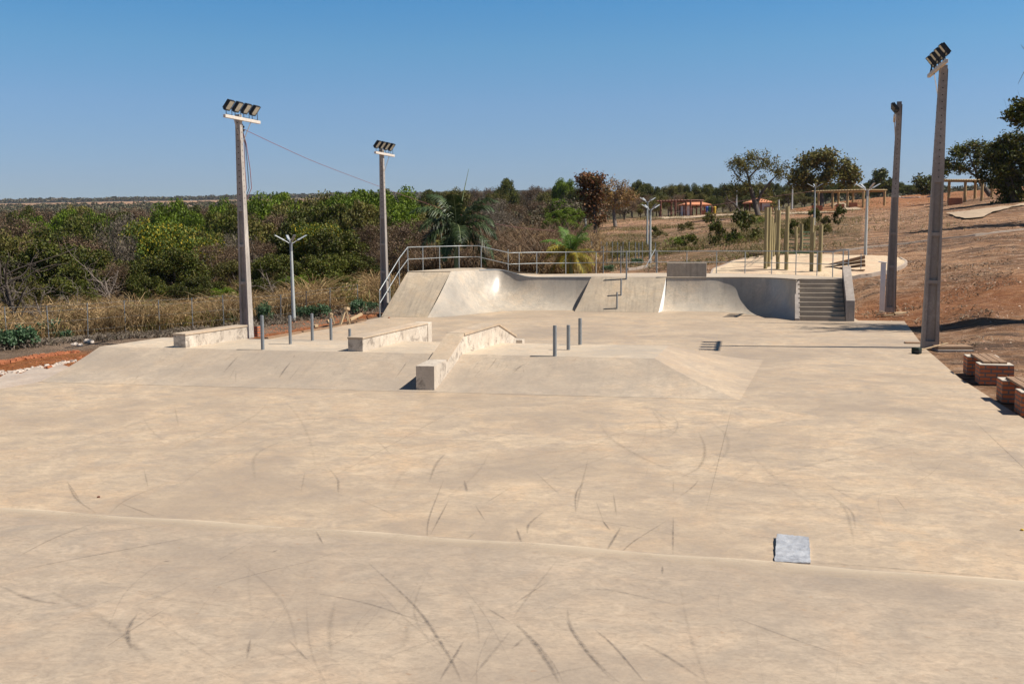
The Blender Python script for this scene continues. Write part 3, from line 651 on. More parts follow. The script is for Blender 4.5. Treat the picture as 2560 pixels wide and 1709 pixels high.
def qsurf(A, B, curv, root, off, name, mat, n=60, m_=20):
    idx = np.linspace(0, len(A) - 1, n)
    Aa = np.stack([np.interp(idx, range(len(A)), np.array(A)[:, k]) for k in range(3)], 1)
    Bb = np.stack([np.interp(idx, range(len(B)), np.array(B)[:, k]) for k in range(2)], 1)
    Aa = smoothl(Aa, 12); Bb = smoothl(Bb, 14)
    rows = []
    for j in range(m_ + 1):
        t = j / m_; row = []
        for i in range(n):
            c = curv(i / (n - 1)); a, b = Aa[i], Bb[i]
            # circular transition: angle sweep
            ang = R_(74) * t; hx = math.sin(ang) / math.sin(R_(74)); hzv = (1 - math.cos(ang)) / (1 - math.cos(R_(74)))
            x_ = (1 - c) * t + c * hx; z_ = (1 - c) * t + c * hzv
            row.append((b[0] + (a[0] - b[0]) * x_ - off[0], b[1] + (a[1] - b[1]) * x_ - off[1], a[2] * z_ + 0.003))
        rows.append(row)
    mb = MB(); mb.grid(rows); return mb.build(name, mat, root), Aa, Bb
_, LA, LB = qsurf(A_, B_, lambda s: min(1, s * 3.0 + .12), qp, (-8, 45), 'curved_face', M_quarter)
# right quarter pipe with raised wall
A2 = [(-1.78, 46.0, ZD), (-.95, 46.05, ZD), (-.12, 46.1, ZD)] + [tuple(P(*z4(x, y), z)) for x, y, z in ((1170, 391, 1.40), (1280, 392, 1.40), (1370, 392.5, 1.405), (1450, 393.5, 1.415), (1530, 395, 1.43), (1600, 398, 1.45), (1665, 402, 1.475), (1735, 408, 1.50))]
B2 = [(-2.02, 44.83), (-1.2, 44.9), (-.53, 44.95), (0, 44.9), (.45, 44.78), (.85, 44.6), (1.4, 44.0), (1.8, 43.2), (2.2, 42.4), (2.7, 41.4), (3.22, 40.6)]
q2 = empty('quarter_pipe', (0, 45, 0), 0, 'curved concrete ramp left of the steps, half in shadow, with a raised wall', 'skate ramp', 'curved concrete quarter pipes')
_, RA, RB = qsurf(A2, B2, lambda s: 1.0, q2, (0, 45), 'curved_face', M_quarter)
ztop = PYl(*z4(930, 285), 46.1)[2]
mb = MB(); o = [(-1.79, 45.995), (-.08, 46.095), (-.08, 46.36), (-1.79, 46.26)]
mb.prism([(x, y - 45) for x, y in o], ZD - .3, ztop); mb.build('raised_wall', concrete('wall_concrete', (0.36, 0.31, 0.25), (0.46, 0.385, 0.305), (0.50, 0.36, 0.22), dirt=.4, streak=((5, 5, .5), (0, 0, 0), 1.2, .5)), q2, bevel=.015)
# plain middle bank (a wedge standing proud between the quarter pipes)
mbk = empty('bank_ramp', (-3.8, 44, 0), 0, 'straight concrete bank between the two curved ramps, with three short posts on it', 'skate ramp', 'straight concrete banks')
BB = [(-5.62, 44.2), (-2.05, 44.08)]; BT = [(-5.12, 46.06), (-1.82, 46.0)]
mb = MB(); n = 20; rows = []
def mprof(t): return ZD * (0.75 * t + 0.25 * t ** 1.5)
for j in range(13):
    t = j / 12; rows.append([(lerp2(lerp2(*BB, i / n), lerp2(*BT, i / n), t)[0] + 3.8, lerp2(lerp2(*BB, i / n), lerp2(*BT, i / n), t)[1] - 44, mprof(t) + .004) for i in range(n + 1)])
mb.grid(rows); mb.build('slope', M_bankfar, mbk)
M_whiteside = plain('white_side', (0.80, 0.79, 0.77), 0.6, 0, .04, 4)  # near-white right side; the left side gets the darker step concrete
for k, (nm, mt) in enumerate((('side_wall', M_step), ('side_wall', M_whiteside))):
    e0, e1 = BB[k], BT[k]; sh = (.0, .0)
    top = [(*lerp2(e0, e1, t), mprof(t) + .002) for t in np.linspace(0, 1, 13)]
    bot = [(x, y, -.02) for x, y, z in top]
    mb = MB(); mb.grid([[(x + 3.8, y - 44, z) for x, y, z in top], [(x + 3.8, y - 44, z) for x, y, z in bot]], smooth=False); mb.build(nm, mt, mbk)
gp2 = 'short posts on the far bank'
def mz(y): return mprof(min(max((y - 44.14) / 1.9, 0), 1))
for (x, y, vt), lb in zip([((1566), 46.02, 626.4), (1552.6, 45.1, 696), (1542.4, 44.45, 730)], ['tall grey post at the top edge of the middle bank, under the rail', 'short grey post halfway down the middle bank', 'short grey post low down on the middle bank']):
    vb = {1566: 698, 1552.6: 738, 1542.4: 771}[x]
    # foot on the slope along the view ray
    d = ray(x, vb); lo, hi = 43.9, 46.4
    for _ in range(30):
        m = (lo + hi) / 2; q = CC + d * (m / d[1])
        if q[2] > mz(m): lo = m
        else: hi = m
    q = CC + d * (lo / d[1]); top = PYl(x, vt, lo); post((q[0], q[1], q[2]), top[2] - q[2], .035, lb, gp2)
# left straight bank
lb_ = empty('bank_ramp', (-12, 42, 0), 0, 'tall plain bank at the far left with dark wheel streaks and a handrail', 'skate ramp', 'straight concrete banks')
LBB = [(-13.1, 40.62), (-11.05, 40.2)]; LBT = [(-12.72, 43.2), (-10.95, 43.75)]
mb = MB(); rows = []
for j in range(13):
    t = j / 12; zz = 1.72 * (t if t < .93 else .93 + (t - .93) * .85)
    rows.append([(lerp2(lerp2(*LBB, i / n), lerp2(*LBT, i / n), t)[0] + 12, lerp2(lerp2(*LBB, i / n), lerp2(*LBT, i / n), t)[1] - 42, zz + .004) for i in range(n + 1)])
mb.grid(rows); mb.build('slope', M_bankfar, lb_)
mb = MB(); top = [(r[0][0], r[0][1], r[0][2]) for r in rows]; mb.grid([top, [(x, y, -.6) for x, y, z in top]], smooth=False); mb.build('side_wall', M_step, lb_)
# deck: one slab following the ramp tops (front) and the rail line (back)
dk = empty('raised_deck', (0, 47, 0), 0, 'narrow raised concrete platform along the top of the far ramps', 'platform')
ZL = 1.72
backL = [P(*za(470, 462), ZL), P(*za(690, 448), ZL), P(*za(935, 430), ZL), P(*za(1220, 415), ZL), P(*za(1545, 410), ZL), P(*za(1800, 425), 1.72)]
backR = [P(*z3(1300, 418), 1.40), P(*z3(1443, 412), 1.40), P(*z3(1680, 410), 1.40), P(*z3(1928, 405), 1.40), P(*z4(265, 364), 1.40), P(*z4(490, 362), 1.40), P(*z4(712, 360), 1.41), P(*z4(930, 362), 1.42), P(*z4(1148, 363), 1.43), P(*z4(1357, 365), 1.43), P(*z4(1552, 369), 1.44), P(*z4(1730, 375), 1.45), P(*z4(1885, 382), 1.46), P(*z4(2000, 392), 1.46)]
front = [(x, y, z) for x, y, z in LA] + [(-5.12, 46.06, ZD), (-1.82, 46.0, ZD)] + [(x, y, z) for x, y, z in RA] + [(3.45, 42.36, 1.50), (5.12, 42.3, 1.50)]
back = [(-12.72, 43.2, 1.72)] + [tuple(p) for p in backL] + [tuple(p) for p in backR] + [(5.3, 44.0, 1.50), (5.4, 42.5, 1.50)]
fr = resample(front, 90); bk = resample(back, 90)
# pair by x so that strips do not cross
fx = np.array(front); bx = np.array(back)
ss = np.linspace(0, 1, 120)
def par(pts):
    pts = np.array(pts); s = np.concatenate([[0], np.cumsum(np.linalg.norm(np.diff(pts[:, :2], axis=0), axis=1))]); return s / s[-1]
sf, sb = par(front), par(back)
fr = np.stack([np.interp(ss, sf, fx[:, k]) for k in range(3)], 1); bk = np.stack([np.interp(ss, sb, bx[:, k]) for k in range(3)], 1)
O = np.array([0, 47, 0]); lip = np.array([0, 0, .012])
mb = MB(); mb.grid([[tuple(f - O + lip + (b - f) * t * 1.0) for f, b in zip(fr, bk)] for t in (0, .02, .33, .66, 1)], smooth=False)
mb.grid([[tuple(b - O + lip) for b in bk], [tuple(b - O + np.array([0, 0, -1.6])) for b in bk]], smooth=False)
mb.grid([[tuple(f - O + np.array([0, 0, -.07])) for f in fr], [tuple(f - O + lip) for f in fr]], smooth=False)
mb.build('deck_slab', M_deck, dk)
mb = MB()
cop = [tuple(np.array(p) - O + np.array([0, -.004, -.005])) for p in LA[14:]]; mb.tube(cop, .025, 8); mb.build('coping', M_galv, dk)
mb = MB(); cop = [tuple(np.array(p) - O + np.array([0, -.004, -.005])) for p in RA]; mb.tube(cop, .03, 8); mb.build('coping', M_step, dk)

# steps -------------------------------------------------------------
st = empty('concrete_steps', (4.3, 40.6, 0), 0, 'flight of nine grey concrete steps up to the platform between two sloping side walls', 'steps')
YT = 42.28; ZT = 1.50; NS = 9; rise = ZT / NS; run = (YT - 40.62) / (NS - 1)
xl0, xr0 = 3.42, 5.08
for i in range(NS - 0):
    y0 = 40.62 + i * run; skew = 0.098 * (y0 - 40.62) * .3
    if i == NS - 1: break
    mb = MB(); x1 = xr0 if i else 5.08
    mb.box(((xl0 + x1) / 2 - 4.3 + skew, (y0 + YT) / 2 - 40.6, (i + .5) * rise - (.1 if i == 0 else 0)), (x1 - xl0, YT - y0, rise + (.2 if i == 0 else 0)))
    mb.build('step', M_step, st, bevel=.008)
mb = MB(); mb.box(((xl0 + xr0) / 2 - 4.3 + .06, YT - 40.6 + .05, ZT / 2 - .006), (xr0 - xl0, .1, ZT)); mb.build('top_riser', M_step, st)
mb = MB()   # left cheek
def cheek(x0, x1, dx, yf, yb, zf_, zb_, flat=0):
    V = [(x0, yf, -.1), (x1, yf, -.1), (x1 + dx, yb, -.1), (x0 + dx, yb, -.1), (x0, yf, zf_), (x1, yf, zf_), (x1 + dx, yb, zb_), (x0 + dx, yb, zb_)]
    m_ = MB(); m_.add([(x - 4.3, y - 40.6, z) for x, y, z in V], [(3, 2, 1, 0), (4, 5, 6, 7), (0, 1, 5, 4), (1, 2, 6, 5), (2, 3, 7, 6), (3, 0, 4, 7)]); return m_
cheek(3.24, 3.42, .10, 40.58, 42.34, .09, 1.485).build('side_wall', M_pole, st, bevel=.01)
zfr = PYl(1960 + 1420 / 8.71, 640 + 967 / 8.71, 40.55)[2]; zbk = PYl(1960 + 1350 / 8.71, 640 + 215 / 8.71, 42.7)[2]
cheek(5.085, 5.40, .10, 40.55, 42.8, zfr, zbk).build('side_wall', M_pole, st, bevel=.012)

# handrail ----------------------------------------------------------
hr = empty('handrail', (0, 47, 0), 0, 'long galvanised two-bar handrail along the back of the far platform', 'railing')
def rl_post(p, h): 
    mb = MB(); mb.tube([(p[0], p[1] - 47, p[2] - .1), (p[0], p[1] - 47, p[2] + h)], .021, 8); mb.build('rail_post', M_galvr, hr)
M_galvr = plain('rail_steel', (0.36, 0.38, 0.38), 0.45, 0.35, 0.12, 5)
bases = [P(*za(70, 1120), 0), None, None] 
def lb_edge(t): 
    q = lerp2(LBB[0], LBT[0], t); return np.array([q[0] - .06, q[1], 1.72 * t])
rp = [lb_edge(0.0), lb_edge(.37), lb_edge(.73)] + [np.array(p) for p in backL[:4]] + [P(*za(1545, 412), 1.72), P(*za(1940, 468), 1.56)]
rp[3] = np.array([backL[0][0], backL[0][1], ZL])
rp += [np.array(p) for p in backR]
# drop duplicates near the corner
HR = 1.05
tops = []
for i, p in enumerate(rp):
    rl_post(p, HR)
tp = [np.array([p[0], p[1] - 47, p[2] + HR]) for p in rp]
k1 = at(*za(1455, 80), np.dot(rp[7] - CC, CF)) - O; k2 = at(*za(1755, 178), np.dot(rp[8] - CC, CF)) - O
# bend points where the rail dips from the high platform to the low one
bend1 = tp[7] + (tp[7] - tp[6]) * -.12; bend2 = tp[9] + (tp[9] - tp[10]) * .55; bend2[2] = tp[9][2]
line = tp[:7] + [bend1, tp[8] * .5 + (bend1 + bend2) * .25, bend2] + tp[9:] + [np.array([5.95, -3.2, 1.47 + HR]), np.array([5.55, -3.45, 1.47 + .9 + HR * .3])]
line = tp[:7] + [bend1, bend2] + tp[9:]
mb = MB(); mb.tube(line, .021, 8); mb.build('top_rail', M_galvr, hr)
mb = MB(); mb.tube([p - np.array([0, 0, .52]) for p in line], .017, 8); mb.build('middle_rail', M_galvr, hr)
# return of the rail to the right side wall of the steps
e1 = np.array([5.62, 44.1 - 47, 1.5]); e2 = np.array([5.35, 43.5 - 47, 1.5])
E0 = tp[-1]
for (u, vt, vb, w) in ((2108.4, 624, 645 + 13, 0), (2122, 625, 662, 0)):
    q = PYl(u, vt, 44.3 if u < 2110 else 43.6); 
    mb = MB(); mb.tube([(q[0], q[1] - 47, q[2] - 1.1), (q[0], q[1] - 47, q[2])], .024, 8); mb.build('rail_post', M_galvr, hr)
    mb = MB(); mb.tube([E0, (q[0], q[1] - 47, q[2])], .024, 8); mb.build('top_rail', M_galvr, hr); 
    mb = MB(); mb.tube([E0 - np.array([0, 0, .52]), (q[0], q[1] - 47, q[2] - .52)], .02, 8); mb.build('middle_rail', M_galvr, hr); E0 = np.array([q[0], q[1] - 47, q[2]])
# ------------------------------------------------------------------ floodlight poles
M_pole_sunlit = concrete('sunlit_pole_concrete', (0.40, 0.36, 0.32), (0.54, 0.49, 0.44), (0.50, 0.40, 0.31), dirt=0.25, bump=0.3, streak=((6, 6, .4), (0, 0, 0), 1.5, .35))  # paler copy of the pole concrete, with sunlight painted into the colour
def concrete_pole(h, wb, wt, db, dt, panels):
    """tapered double-T pole: wide faces are +-Y (recessed panels low, holes above), narrow faces +-X; local mesh builders"""
    mb = MB(); hb = MB()
    zs = sorted(set([0] + [z for p in panels for z in p] + [h])); 
    def ww(z): return wb + (wt - wb) * z / h
    def dd(z): return db + (dt - db) * z / h
    # flanges
    for sx in (-1, 1):
        def sec(z, inn): w = ww(z) / 2; return w
        for a, b in zip(zs[:-1], zs[1:]):
            fl = .20
            va = []
            for z in (a, b):
                w, d_ = ww(z) / 2, dd(z) / 2; i_ = w * (1 - 2 * fl)
                va += [(sx * i_, -d_, z), (sx * w, -d_, z), (sx * w, d_, z), (sx * i_, d_, z)]
            mb.add(va, [(0, 3, 2, 1) if sx > 0 else (0, 1, 2, 3), (4, 5, 6, 7) if sx > 0 else (7, 6, 5, 4), (0, 1, 5, 4), (1, 2, 6, 5), (2, 3, 7, 6), (3, 0, 4, 7)])
    # web, thin where recessed
    for a, b in zip(zs[:-1], zs[1:]):
        rec = any(abs(a - p[0]) < 1e-6 for p in panels)
        va = []
        for z in (a, b):
            i_ = ww(z) / 2 * .6 + .001; d_ = dd(z) / 2 * (.25 if rec else .97)
            va += [(-i_, -d_, z), (i_, -d_, z), (i_, d_, z), (-i_, d_, z)]
        mb.add(va, [(0, 3, 2, 1), (4, 5, 6, 7), (0, 1, 5, 4), (1, 2, 6, 5), (2, 3, 7, 6), (3, 0, 4, 7)])
    top0 = panels[-1][1] + .15; z = top0
    while z < h - .15:
        for s_ in (-1, 1):
            d_ = dd(z) / 2 * .97; hb.box((0, s_ * (d_ + .002), z), (.03, .008, .03))
            w = ww(z) / 2; hb.box((s_ * (w + .002), 0, z + .08), (.008, .025, .025))
        z += .19
    return mb, hb
def floodlight(parent, pos, face, tilt, sc=1.0):
    """one lamp: local frame where `face` is the horizontal aim direction (local angle)"""
    lm = bpy.data.objects.new('floodlight', None); COL.objects.link(lm); lm.parent = parent
    rot = Matrix.Rotation(face, 3, 'Z') @ Matrix.Rotation(tilt, 3, 'Y')   # aim = +X, tilted down
    def T(v): return tuple(Vector(pos) + rot @ (Vector(v) * sc))
    return lm, rot, T
def pole_with_lights(base, ztop, az, wb, wt, db, dt, label, arm_z, arm_side, aim, tiltdeg, name='floodlight_pole', lean=(0, 0), panels=None, armlen=2.1, polerot=None):
    h = ztop - base[2]
    root = empty(name, base, az, label, 'light pole', 'concrete floodlight poles round the skate park')
    h0 = h; panels = panels or [(.25, 2.0), (2.12, 3.35), (3.47, 4.55)]
    pm, hm = concrete_pole(h, wb, wt, db, dt, panels)
    po = pm.build('pole_shaft', M_pole if arm_side < 0 else M_pole_sunlit, root); po.rotation_euler = (lean[1], lean[0], 0)  # one concrete: paler copy on left poles for sun, darker on right for shade
    ho = hm.build('bolt_holes', M_hole, po); tag(ho, kind='stuff')
    lx = math.tan(lean[0]) * arm_z; ly = -math.tan(lean[1]) * arm_z
    ax = arm_side * (wt / 2 + .06)
    am = MB(); am.box((ax + lx, ly, arm_z), (.09, armlen, .10)); am.build('crossarm', M_armw, root, bevel=.01)
    for s_ in (-1, 1):
        br = MB(); br.bar((ax + lx, ly + s_ * .5, arm_z - .05), (ax * .6 + lx * .9, ly + s_ * .05, arm_z - .75), .025, .01); br.build('brace', M_pole, root)
    if arm_side < 0:
        cbm = MB(); cbm.tube([(wb / 2 + .03, .02, .0), (wt / 2 + .03 + lx * .5, .02, h * .5), (wt / 2 + .02 + lx, .02, h - .1)], .018, 5); cbm.build('cable', M_cableb, root)
    for k in range(4):
        y = ly + (k - 1.5) * armlen / 4 * .98
        c = Vector((ax + lx, y, arm_z + .36))
        rot = Matrix.Rotation(aim, 3, 'Z') @ Matrix.Rotation(R_(tiltdeg), 3, 'Y')
        b = MB(); b.box(c, (.05, .29, .36), rot); fin = MB()
        for q in range(7): b.box(c + rot @ Vector((-.06, (q - 3) * .042, 0)), (.035, .008, .32), rot)
        b.box(c + rot @ Vector((.038, 0, .17)), (.02, .29, .022), rot); b.box(c + rot @ Vector((.038, 0, -.17)), (.02, .29, .022), rot)
        b.box(c + rot @ Vector((.038, .135, 0)), (.02, .022, .36), rot); b.box(c + rot @ Vector((.038, -.135, 0)), (.02, .022, .36), rot)
        fo = b.build('floodlight', M_black, root)
        g = MB(); g.box(c + rot @ Vector((.037, 0, .01)), (.008, .25, .31), rot); g.build('glass', M_glass, fo)
        u = MB(); bz = arm_z + .055
        for s_ in (-1, 1): u.bar((c[0], y + s_ * .165, bz + .01), c + rot @ Vector((0, s_ * .165, -.02)), .03, .008)
        u.bar((c[0], y - .17, bz + .012), (c[0], y + .17, bz + .012), .03, .008); u.build('bracket', M_black, fo)
    return root
pn = [(.2, 1.75), (1.85, 2.95), (3.05, 4.1)]
b = P(618, 843); L1 = pole_with_lights((b[0], b[1], b[2] - .02), 7.15, R_(-6), .33, .16, .30, .15, 'nearest concrete floodlight pole at the left, a red cable leaving its top', 7.02, 1, R_(0), 38, lean=(R_(-.55), 0), panels=pn)
b = P(963, 776); L2 = pole_with_lights((b[0], b[1], b[2] - .1), 6.98, R_(-5), .31, .16, .28, .15, 'concrete floodlight pole at the left beside the handrail of the tall plain bank', 6.88, 1, R_(0), 38, lean=(R_(-.3), 0), panels=pn)
b = P(2323, 869); RP1 = pole_with_lights((b[0], b[1], b[2]), 7.95, R_(-2), .45, .20, .28, .15, 'tallest concrete floodlight pole at the right, a broom lying at its foot', 7.86, -1, R_(180), 38, lean=(R_(.75), 0), panels=[(.2, 1.85), (1.95, 3.2), (3.3, 4.7)], armlen=2.8)
b = PYl(2224, 780, 43.2); RP2 = pole_with_lights((b[0], b[1], b[2]), 8.35, R_(-9), .38, .18, .26, .15, 'concrete floodlight pole at the right beside the steps, a white panel leaning on it', 7.55, -1, R_(180), 38, lean=(R_(.75), 0), panels=[(.2, 1.75), (1.85, 3.05), (3.15, 4.5)])
# loose wires down pole 1
c = MB()
for k, (du, m_) in enumerate(((3, 0), (10, 1), (16, 0))):
    w0 = np.dot(P(618, 843) - CC, CF) - .2; pts_ = []
    for v, uu in ((325, 606), (360, 611 + du * .3), (420, 609 + du), (470, 613 + du), (500, 608 + du * .5)): pts_.append(at(uu, v, w0))
    c.tube(pts_, .012, 5, mi=m_)
lw = c.build('loose_wires', [M_cable, M_cableb], label='loose red and black wires dangling beside the top of the nearest left pole', cat='wire')
# insulator on the pole
w1 = np.dot(P(618, 843) - CC, CF)
ins = MB(); q = at(606, 322, w1); ins.tube([q + np.array([0, 0, -.15]), q + np.array([0, 0, .15])], .03, 8); ins.tube([q + np.array([0, 0, .03]), q + np.array([0, 0, .09])], .07, 10); ins.tube([q + np.array([0, 0, -.09]), q + np.array([0, 0, -.03])], .07, 10)
ins.bar(q, at(596, 322, w1), .04); ins.build('insulator', M_black, label='small black spool insulator near the top of the nearest left pole', cat='insulator')
# red cable across
cp = [(607, 322, w1), (700, 366, 37), (800, 410, 43), (945, 465, 52), (1050, 503, 58), (1180, 545, 66), (1290, 568, 72), (1400, 577, 80), (1500, 576, 87), (1600, 556, 94), (1700, 528, 100), (1850, 503, 104), (2032, 478, 108)]
c = MB(); pts_ = [at(*p) for p in cp]; out = []
pp = [pts_[0]] + pts_ + [pts_[-1]]
for i in range(1, len(pp) - 2):
    for k in range(6):
        t = k / 6; a, b_, c_, d = pp[i - 1], pp[i], pp[i + 1], pp[i + 2]; out.append(0.5 * ((2 * b_) + (-a + c_) * t + (2 * a - 5 * b_ + 4 * c_ - d) * t * t + (-a + 3 * b_ - 3 * c_ + d) * t ** 3))
out.append(pts_[-1]); c.tube(out, .010, 5); c.build('power_cable', M_cable, label='long sagging twisted red cable from the nearest left pole towards the far lamps', cat='cable')

# ------------------------------------------------------------------ park lamps with four arms
def park_lamp(u, vb, vt, w=None, label='', h=3.6, rz=.4, lean=0.0, r0=.09, nodisk=False):
    """vb: foot row, vt: hub row; placed on the terrain"""
    g = G(u, vb) if w is None else gat(u, w)
    wd = np.dot(g - CC, CF); top = at(u, vt, wd); hh = top[2] - g[2]; s = hh / 3.6 if hh > 1 else 1
    root = empty('park_lamp', g, rz, label, 'street lamp', 'four-armed white park lamps')
    s = min(max(hh / 3.3, .8), 1.7)
    m_ = MB(); m_.tube([(0, 0, -.2), (lean * hh, 0, hh)], [r0 * s ** .5, r0 * .62 * s ** .5], 14); m_.build('pole_shaft', M_lamppole, root)
    m_ = MB(); m_.tube([(lean * hh, 0, hh - .25), (lean * hh, 0, hh + .12)], r0 * .72 * s ** .5, 12); m_.build('collar', M_galv, root)
    for k in range(4):
        a = k * math.pi / 2; d = Vector((math.cos(a), math.sin(a), 0)); c0 = Vector((lean * hh, 0, hh + .05))
        m_ = MB(); e = c0 + d * .28 * s + Vector((0, 0, .15 * s)); m_.tube([c0, c0 + d * .08 * s + Vector((0, 0, .02)), e], .017, 8); ar = m_.build('arm', M_lampm, root)
        f = c0 + d * .70 * s + Vector((0, 0, .38 * s)); m_ = MB(); dirn = (f - e); rot = dirn.to_track_quat('X', 'Z').to_matrix()
        m_.box((e + f) / 2, (dirn.length, .12 * s, .035), rot, taper=.8); m_.box((e + f) / 2 - rot @ Vector((dirn.length * .38, 0, 0)), (dirn.length * .24, .08 * s, .06), rot)
        m_.build('lamp_head', M_lampm, ar)
    return root
park_lamp(732, 806, 612, 44, 'thin four-armed lamp beyond the left edge, between the two left floodlight poles', rz=R_(36), lean=-.012)
park_lamp(1625, 656, 528, None, 'nearer of the two overlapping four-armed lamps before the hillside', rz=R_(36))
park_lamp(1617, 600, 508, 86, 'farther of the two overlapping four-armed lamps before the hillside', rz=R_(35))
park_lamp(2163, 641, 480, None, 'four-armed lamp standing on the paved court, left of the right floodlight poles', rz=R_(20), lean=.004)
park_lamp(2032, 545, 471, 92, 'four-armed lamp at the left end of the log pergola on the hill', rz=R_(5))

# ------------------------------------------------------------------ brick benches
def bench(ax, ay, rz, label, width=.70, length=2.05):
    """two brick piers and three planks; local +Y runs away from the camera, near pier at y=0"""
    root = empty('brick_bench', (ax, ay, -.03), rz, label, 'bench', 'brick benches at the right edge of the floor')
    for y in (0, length - .52):
        m_ = MB(); m_.prism([(0, y), (width, y), (width, y + .52), (0, y + .52)], 0, .43); m_.build('brick_pier', M_brick, root, bevel=.004)
        m_ = MB(); m_.prism([(.004, y + .004), (width - .004, y + .004), (width - .004, y + .516), (.004, y + .516)], .431, .445); m_.build('pier_cap', M_mortar, root)
    for k in range(3):
        x = .16 + k * .165
        m_ = MB(); m_.box((x + .03, length / 2, .468), (.148, length - .42, .045)); m_.build('plank', M_wood2, root, bevel=.005)
    return root
bench(5.88, 24.15, R_(-3.5), 'brick bench with three brown planks, the whole one nearest the tallest right pole')
bench(5.60, 20.0, R_(-3.0), 'brick bench with brown planks cut off by the right edge of the picture', width=.75, length=2.1)
# brick pier by pole 1
q = P(638, 838); m_ = MB(); m_.box((0, 0, .16), (.17, .3, .36)); m_.build('brick_pier', M_brick, label='small brick pier just right of the foot of the nearest left pole', cat='brick pier', loc=(q[0], q[1] + .3, -.05), rz=R_(-20))

# ------------------------------------------------------------------ silver sheet near the camera
cn = [P(1937, 1402, .018), P(2027, 1405, .018), P(2022, 1341, .05), P(1942, 1333, .05)]
cb_ = MB(); nx_ = 14; rows = []; c0 = sum(cn) / 4
for j in range(nx_ + 1):
    row = []
    for i in range(nx_ + 1):
        s_, t = i / nx_, j / nx_; p = (cn[0] * (1 - s_) + cn[1] * s_) * (1 - t) + (cn[3] * (1 - s_) + cn[2] * s_) * t
        e = (1 if 0 < i < nx_ and 0 < j < nx_ else .45)
        p = p + np.array([0, 0, 1]) * RNG.normal(0, .003) * e + np.array([RNG.normal(0, .003), RNG.normal(0, .003), 0]); row.append(tuple(p - c0))
    rows.append(row)
cb_.grid(rows, smooth=True)
per = [rows[0][i] for i in range(nx_ + 1)] + [rows[j][nx_] for j in range(1, nx_ + 1)] + [rows[nx_][i] for i in range(nx_ - 1, -1, -1)] + [rows[j][0] for j in range(nx_ - 1, 0, -1)]
low = [(x, y, min(z, 0.006 - c0[2] + .01)) for x, y, z in per]
cb_.grid([[*per, per[0]], [*[(x, y, z - .012) for x, y, z in low], (low[0][0], low[0][1], low[0][2] - .012)]], smooth=False)
cb_.build('metal_cover', M_silver, label='crumpled silver sheet-metal cover on the floor near the seam', cat='metal cover', loc=c0)

# ------------------------------------------------------------------ timber at the left edge
def plank(a, b, w, t, mat, label, name='wooden_plank', group=None, cat='plank'):
    a = Vector(tuple(float(x) for x in a)); b = Vector(tuple(float(x) for x in b)); mid = (a + b) / 2; m_ = MB(); d = b - a
    rot = d.to_track_quat('X', 'Z').to_matrix(); m_.box((0, 0, 0), (d.length, w, t), rot)
    return m_.build(name, mat, label=label, cat=cat, group=group, loc=mid, bevel=.004)
def zl(x, y): return (740 + x / 9.035, 740 + y / 9.035)
wS = np.dot(P(850, 812) - CC, CF)
def Q(x, y, dw=0): return at(*zl(x, y), wS + dw)
gt = 'loose timber left of the tall plain bank'
tr = empty('timber_trestle', Q(1150, 650), 0, 'raw wooden A-shaped trestle with two legs, propped on a long plank', 'trestle')
o_ = Vector(tuple(Q(1150, 650)))
def tbar(a, b, w, t, nm, par=tr, oo=o_):
    m_ = MB(); a = Vector(tuple(a)) - oo; b = Vector(tuple(b)) - oo; m_.bar(a, b, w, t); return m_.build(nm, M_wood, par, bevel=.004)
tbar(Q(985, 690, -.2), Q(1110, 300, 0), .10, .05, 'leg'); tbar(Q(1215, 630, .1), Q(1130, 290, 0), .10, .05, 'leg'); tbar(Q(1120, 270, -.1), Q(1180, 290, .5), .12, .10, 'crossbar')
tbar(Q(1170, 560, .3), Q(1145, 460, .3), .08, .04, 'leg')
t2 = empty('timber_trestle', Q(790, 640, .6), 0, 'smaller leaning wooden trestle left of the A-shaped one', 'trestle')
o2_ = Vector(tuple(Q(790, 640, .6)))
tbar(Q(735, 620, .6), Q(810, 400, .6), .09, .06, 'leg', t2, o2_); tbar(Q(870, 640, .8), Q(790, 380, .7), .08, .05, 'leg', t2, o2_); tbar(Q(710, 540, .5), Q(745, 620, .5), .12, .08, 'foot_block', t2, o2_); tbar(Q(750, 400, .6), Q(820, 410, .8), .09, .06, 'crossbar', t2, o2_)
plank(Q(1230, 530, .2), Q(1490, 400, .6), .06, .10, M_wood, 'short pale board propped up right of the A-shaped trestle', group=gt)
plank(Q(430, 730, .6), Q(1530, 520, .9), .10, .07, M_wood2, 'long dark plank lying under the two wooden trestles', group=gt)
plank(Q(400, 680, .3), Q(470, 665, .6), .12, .10, M_wood, 'short wooden block left of the two trestles', 'wooden_block', gt, 'block')
g1, g2 = G(*zf(1040, 385)), G(*zf(1360, 335))
plank(P(*zf(1050, 384), .03), P(*zf(1360, 330), .03), .14, .05, M_wood2, 'brown plank lying along the left edge of the floor behind the steel posts', group=gt)
plank(P(*zf(1380, 325), .03), P(*zf(1640, 285), .03), .10, .05, M_wood2, 'brown plank lying along the floor edge, nearer the trestles', group=gt)
plank(P(*zf(1650, 283), .02), P(*zf(1960, 222), .02), .08, .035, M_wood2, 'thin plank lying along the floor edge in front of the trestles', group=gt)
